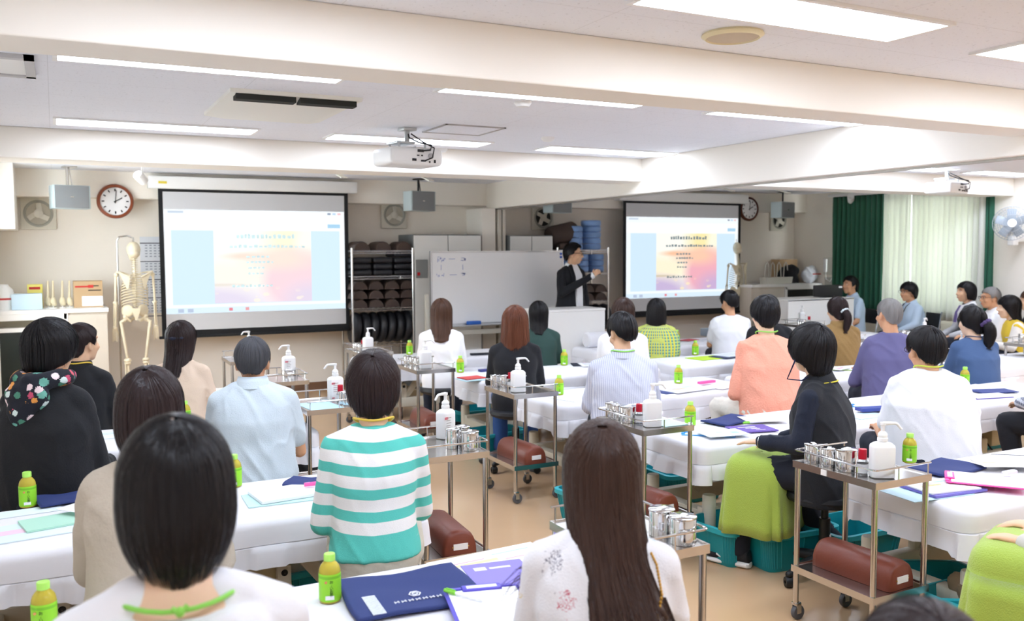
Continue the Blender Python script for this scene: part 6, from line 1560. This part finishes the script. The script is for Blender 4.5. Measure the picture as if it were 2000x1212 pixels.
person('man in a white T-shirt under the screen, head bent over papers', 1424, 568, 7.45, 24, lean=10, wd=1.08, fat=1.06, skin=SKIN2, head=(-24, 20, 0), hair=dict(SHORT, t=.014), hm=BLK, strands=600, top=C('white T-shirt', '#e8e8ec'), sleeve='short', loose=.6)
person('person in a black top hidden behind the coral sweater', 1501, 577, 6.2, 30, lean=6, wd=1.0, head=(0, 2, 0), hair=dict(BUSHY, t=.016), hm=BLK, strands=400, top=C('black sweater', '#191a1f'), loose=.4)
person('person in a coral linen top with short black hair', 1493, 580, 4.72, 22, lean=8, wd=1.06, fat=1.05, skin=SKIN3, head=(-2, 2, 0), hair=dict(SHORT, len=[(0, .07), (40, .06), (62, .04), (78, -.01), (95, -.02), (115, -.045), (140, -.08), (180, -.092)], t=.02), hm=BLK, strands=1200, top=C('coral linen', '#f2a58c', .4, 90), loose=.8, vox=.009, disp=.009, lanyard=LIMEL, bottom=C('cream trousers', '#e4ded2', .25, 50),
       arms={-1: ((-.225, .06, .66), (-.06, .22, .66)), 1: ((.2, .1, .66), (.04, .26, .68))}, legs={-1: ((-.09, .04, .53), (-.24, .36, .52), (-.22, .26, .1)), 1: ((.09, .04, .53), (.12, .37, .51), (.12, .25, .1))})
m_vest = C('black knit vest', '#1d1f24', .3, 300); m_nvs = C('dark navy sleeve', '#161d2e', .15, 120)
def ex_vest(b, N, hc, Hm, sp, zs, S, A):
    pts = [N+Vector((.087*math.sin(a), -.004-.084*math.cos(a), -.02-.03*(1-math.cos(a))/2)) for a in [R(-115+230*k/20) for k in range(21)]]
    put('yellow_piping', MB().tube(pts, .0035, 6), mat('yellow piping', '#e3d23a', .6), b, 180)
    c_ = Hm @ Vector((-.088, -.02, .0)); d_ = Hm @ Vector((-.07, .06, -.13)); e_ = N+Vector((-.075, .03, .0))
    m = MB(); pts = [c_, c_+Vector((-.008, .02, -.06)), d_+Vector((-.03, .0, -.02)), e_+Vector((-.01, .03, -.02)), e_]
    m.tube(pts, .004, 6); put('glasses_strap', m, mat('dark blue strap', '#1c2348', .6), b, 180)
    q = MB().tube([A[-1][1]+(A[-1][0]-A[-1][1]).normalized()*.01+Vector((.036*math.cos(a*math.pi/8), .008, .033*math.sin(a*math.pi/8))) for a in range(17)], .003, 5)
    put('bracelet', q, CHROME, b, 180)
pv = person('person in a dark vest with glasses strap, lime towel on the lap', 1583, 637, 3.3, -26, lean=4, wd=1.02, fat=1.06, skin=SKIN3, head=(32, -4, 0), hair=dict(BUSHY, len=[(0, .03), (40, .01), (62, -.02), (85, -.045), (105, -.055), (140, -.10), (180, -.112)], t=.028, nape=.21), hm=BLK, strands=2200, top=m_vest, smat=m_nvs, loose=.8, vox=.0065, disp=.006, glasses=True, collar=m_vest, hem=-.06,
     bottom=C('dark denim', '#191d29', .2, 200), shoes=(mat('black mesh shoe', '#1b1c20', .7, bump=.3, bscale=300), WHITEP, mat('white shoe mark', '#eceae6', .5)), extra=ex_vest,
     arms={-1: ((-.215, .06, .70), (-.13, .29, .675), ((.25, 1, -.16), (0, .15, 1), .22)), 1: ((.24, .08, .68), (.1, .26, .66))}, legs={-1: ((-.09, .04, .53), (-.13, .40, .52), (-.12, .40, .10)), 1: ((.09, .04, .53), (.11, .36, .51), (.2, .0, .11)), 'toe': (0, 1, 0)})
lap_towel(pv, 'lime green towel over the knees of the dark-vested person', side=-.02)
def scrunch(b, N, hc, Hm, sp, zs, S, A): pass
PONY = dict(pts=[(0, -.115, .005), (.01, -.15, -.04), (.015, -.155, -.1), (.0, -.15, -.17), (-.005, -.145, -.21)], rad=[.028, .036, .036, .026, .008])
person('woman in a mustard shirt with a low ponytail and white hair tie', 1635, 580, 6.15, 24, lean=7, wd=.98, head=(-10, 2, 0), hair=dict(BUSHY, t=.012), hm=DBR, strands=600, top=C('mustard cotton', '#98794a', .35, 60), loose=.8, female=True, disp=.008, collar=C('mustard cotton', '#a9823c'), pony=dict(PONY, tie=mat('white hair tie', '#e4eef2', .5)))
person('older man in a purple long-sleeved top with cropped grey hair, arms crossed', 1736, 583, 4.75, 26, lean=6, wd=1.1, fat=1.12, skin=SKIN2, head=(-14, 2, 0), hair=dict(CROP, t=.007), hm=WGR, strands=700, top=C('purple jersey', '#625f88', .15, 260), loose=.6, arms='cross', vox=.009, disp=.007)
person('large man in a white T-shirt with glasses and black hair', 1808, 640, 3.34, 30, lean=9, wd=1.10, fat=1.24, nk=.03, skin=SKIN2, head=(-12, 8, 0), hair=dict(SHORT, t=.016, wx=.006), hm=BLK, strands=1800, top=C('white T-shirt', '#e8e8ec'), sleeve='short', loose=.9, vox=.009, disp=.007, glasses=True, lanyard=mat('yellow green neck cord', '#cbd84a'), shoes=(mat('white canvas shoe', '#e6e6e6', .7), WHITEP, BLACKP),
       arms={-1: ((-.245, .05, .63), (-.19, .3, .63)), 1: ((.235, .08, .63), (.12, .3, .63))}, legs={-1: ((-.1, .04, .53), (-.2, .36, .52), (-.22, .22, .1)), 1: ((.1, .04, .53), (.14, .37, .52), (.14, .25, .1))})
person('woman in a blue sweater with a low ponytail and patterned hair tie', 1898, 600, 4.82, 22, lean=6, wd=.98, fat=1.06, skin=SKIN3, head=(-22, 2, 0), hair=dict(BUSHY, t=.015), hm=BLK, strands=900, top=C('blue knit', '#4a648e', .35, 260), loose=.8, female=True, vox=.01, lanyard=mat('dark patterned lanyard', '#2c3a5c', .6),
       pony=dict(PONY, rad=[.034, .045, .046, .036, .014], tr=.016, tie=mat('purple patterned tie', '#4a3a6a', .6, vary=.5, vscale=60)))
# ---------- staff by the window
LNY = mat('black neck strap', '#1d1e22', .6)
m_scr = C('pale blue scrub', '#bfd3e8', .2, 160)
def chest_badge(b, N, hc, Hm, sp, zs, S, A):
    put('neck_strap', MB().tube([N+Vector(v) for v in ((-.06, .03, .0), (-.045, .1, -.06), (-.01, .135, -.17), (0, .14, -.2), (.01, .135, -.17), (.045, .1, -.06), (.06, .03, 0))], .005, 6), LNY, b, 180)
    put('clip_badge', MB().box(-.05, .05, .135, .145, N.z-.23, N.z-.2, .004), LNY, b, 180)
person('man in pale blue scrubs and glasses sitting before the sheer curtain', 1774, 552, 8.0, -70, lean=4, wd=1.05, head=(-10, 0, 0), skin=SKIN2, hair=dict(BUSHY, len=[(0, .05), (40, .035), (62, .01), (80, -.03), (105, -.05), (140, -.08), (180, -.09)], t=.022), hm=BLK, strands=500, top=m_scr, sleeve='long', loose=.6, eyes=True, glasses=True, seat='chair', extra=chest_badge, collar=m_scr, arms={-1: ((-.2, .1, .68), (-.1, .25, .6)), 1: ((.2, .1, .68), (.1, .25, .6))})
person('man in pale blue scrubs beside the computer monitor', 1660, 540, 8.9, -75, lean=2, wd=1.02, head=(-8, -6, 0), skin=SKIN2, hair=dict(SHORT, t=.02), hm=BLK, strands=500, top=C('pale blue scrub top', '#c2d5ea'), sleeve='short', loose=.6, eyes=True, seat='chair', collar=C('pale blue scrub top', '#c2d5ea'), arms={-1: ((-.2, .08, .66), (-.12, .28, .56)), 1: ((.22, .08, .66), (.12, .26, .56))})
def ex_tie(col, v):
    def f(b, N, hc, Hm, sp, zs, S, A):
        N = N+Vector((0, .022, 0))
        put('tie', MB().loft([[(-.018, .075, N.z-.035), (.018, .075, N.z-.035), (.018, .088, N.z-.035), (-.018, .088, N.z-.035)], [(-.024, .125, N.z-.12), (.024, .125, N.z-.12), (.024, .137, N.z-.12), (-.024, .137, N.z-.12)], [(-.03, .142, N.z-.24), (.03, .142, N.z-.24), (.03, .154, N.z-.24), (-.03, .154, N.z-.24)]]), mat(col[0], col[1], .5), b, 40).location = (0, N.y, 0)
        if v: put('shirt_front', MB().loft([[(-.05, .055, N.z-.03), (.05, .055, N.z-.03), (.045, .08, N.z-.03), (-.045, .08, N.z-.03)], [(-.03, .1, N.z-.12), (.03, .1, N.z-.12), (.03, .13, N.z-.12), (-.03, .13, N.z-.12)], [(-.004, .12, N.z-.2), (.004, .12, N.z-.2), (.004, .142, N.z-.2), (-.004, .142, N.z-.2)]]), C('white shirt', '#eeeef0'), b, 40).location = (0, N.y, 0)
    return f
m_wsh = C('white shirt', '#eeeef0')
person('woman in a dark grey vest and purple tie before the sheer curtain', 1886, 551, 7.15, -62, lean=4, wd=.98, head=(-6, -4, 0), skin=SKIN, hair=dict(BOB, len=[(0, .06), (40, .05), (60, .0), (75, -.08), (180, -.11)], t=.02), hm=BLK, strands=500, top=C('dark grey vest', '#55585c'), smat=C('pale grey sleeve', '#cfcfd4'), loose=.3, eyes=True, female=True, seat='chair', collar=m_wsh, extra=ex_tie(('purple tie', '#6a5a94'), True), arms={-1: ((-.22, .1, .66), (-.1, .3, .6)), 1: ((.22, .1, .66), (.1, .3, .6))})
person('grey-haired man with glasses in a white shirt and dark tie', 1934, 561, 6.6, -56, lean=3, wd=1.08, fat=1.1, skin=SKIN2, head=(-8, 0, 0), hair=dict(CROP, t=.011), hm=WGR, strands=500, top=m_wsh, loose=.6, eyes=True, glasses=True, seat='chair', collar=m_wsh, extra=ex_tie(('dark tie', '#262a3a'), False))
person('woman in a yellow top over white sleeves with long black hair', 1970, 578, 6.05, -46, lean=10, wd=.98, skin=SKIN3, head=(-2, 0, 0), hair=dict(LONG, len=[(0, .035), (30, .03), (48, -.02), (62, -.13), (80, -.17), (180, -.185)], t=.017), hm=BLK, strands=600, top=C('yellow knit', '#e6c53c', .3, 160), smat=C('cream sleeve', '#ece6de'), loose=.7, eyes=True, female=True, lanyard=LNY, bottom=C('dark skirt', '#1c1f2a'))
person('person cut by the edge of the photo beside the yellow top', 2012, 566, 6.42, -50, lean=6, wd=1.0, head=(0, 0, 0), hair=dict(BUSHY, t=.016), hm=BRN, strands=300, top=C('black sweater', '#191a1f'), loose=.5, eyes=True)
# ---------- people cut by the frame
person('person in a navy checked sleeve at the edge of the photo', 2090, 640, 3.42, 12, lean=6, wd=1.05, fat=1.1, hair=SHORT, hm=BLK, strands=200, top=plaid('navy white check', '#dfe3ec', '#39425f', .035), loose=.6, bottom=C('black trousers', '#16181f'), arms={-1: ((-.28, .08, .67), (-.17, .3, .64)), 1: ((.25, .08, .66), (.1, .3, .64))}, legs={-1: ((-.1, .04, .53), (-.2, .37, .5), (-.2, .25, .1)), 1: ((.1, .04, .53), (.14, .37, .51), (.14, .25, .1))})
q = person('person in grey sleeves with a lime lap towel, cut by the edge of the photo', 2165, 905, 1.72, -22, lean=4, wd=1.0, hair=SHORT, hm=BLK, strands=200, top=C('pale grey knit', '#cfcbc4'), loose=.6, bottom=C('navy trousers', '#1e2740'), legs={-1: ((-.09, .04, .53), (-.13, .40, .52), (-.12, .36, .10)), 1: ((.09, .04, .53), (.13, .40, .52), (.12, .36, .10))}, vox=.009)
lap_towel(q, 'lime green towel over the knees at the edge of the photo', z0=.33, w=.245, zt=.63, y0=.1)
person('person low in the corner, only the top of a dark brown head showing', 1806, 1188, .86, 30, lean=6, zs=.42, hair=dict(BUSHY, t=.018), hm=DBR, strands=1500, top=C('grey top', '#77777c'), wd=.95)
# ---------- the standing speaker
def ex_pres(b, N, hc, Hm, sp, zs, S, A):
    put('shirt_front', MB().loft([[(-.045, .05, N.z+.01), (.045, .05, N.z+.01), (.042, .075, N.z+.0), (-.042, .075, N.z+.0)], [(-.06, .1, N.z-.12), (.05, .1, N.z-.12), (.05, .139, N.z-.12), (-.06, .139, N.z-.12)], [(-.055, .1, N.z-.3), (.04, .1, N.z-.3), (.04, .152, N.z-.3), (-.055, .152, N.z-.3)], [(-.06, .1, zs-.0), (.04, .1, zs-.0), (.04, .158, zs-.0), (-.06, .158, zs-.0)]]), m_wsh, b, 60)
    for sd in (-1, 1):
        E, W, K = A[sd]; d = (W-E).normalized(); put('cuff', MB().cyl(W-d*.03, W+d*.012, .036, .037), m_wsh, b)
        put('lapel', MB().loft([[(sd*.05, .06, N.z+.005), (sd*.085, .05, N.z-.01), (sd*.085, .066, N.z-.01), (sd*.05, .08, N.z+.0)], [(sd*.06, .135, N.z-.14), (sd*.11, .115, N.z-.12), (sd*.11, .127, N.z-.12), (sd*.06, .147, N.z-.14)], [(sd*.055, .15, N.z-.28), (sd*.075, .145, N.z-.28), (sd*.075, .157, N.z-.28), (sd*.055, .162, N.z-.28)]]), C('black blazer', '#17181d'), b, 40)
person('man standing in a black blazer and glasses with one fist raised, speaking', 1121, 476, 9.1, 166, lean=1, wd=1.08, fat=.98, stand=True, zs=.88, skin=SKIN, head=(-34, 2, 0), hair=dict(SHORT, len=[(0, .085), (40, .075), (62, .045), (78, .0), (95, -.015), (115, -.035), (140, -.07), (180, -.08)], t=.022), hm=BLK, strands=700, top=C('black blazer', '#17181d'), loose=.35, hem=-.10, vox=.0065, disp=.005, eyes=True, glasses=True, collar=m_wsh, bottom=C('dark grey trousers', '#4a4b50', .15, 200), extra=ex_pres,
       arms={1: ((.25, .10, 1.15), (-.04, .33, 1.36), ((-.55, .35, .5), (.2, .6, .7), 1.25)), -1: ((-.26, -.02, 1.10), (-.22, .08, .86), ((0, .25, -1), (-1, 0, 0), .5))})
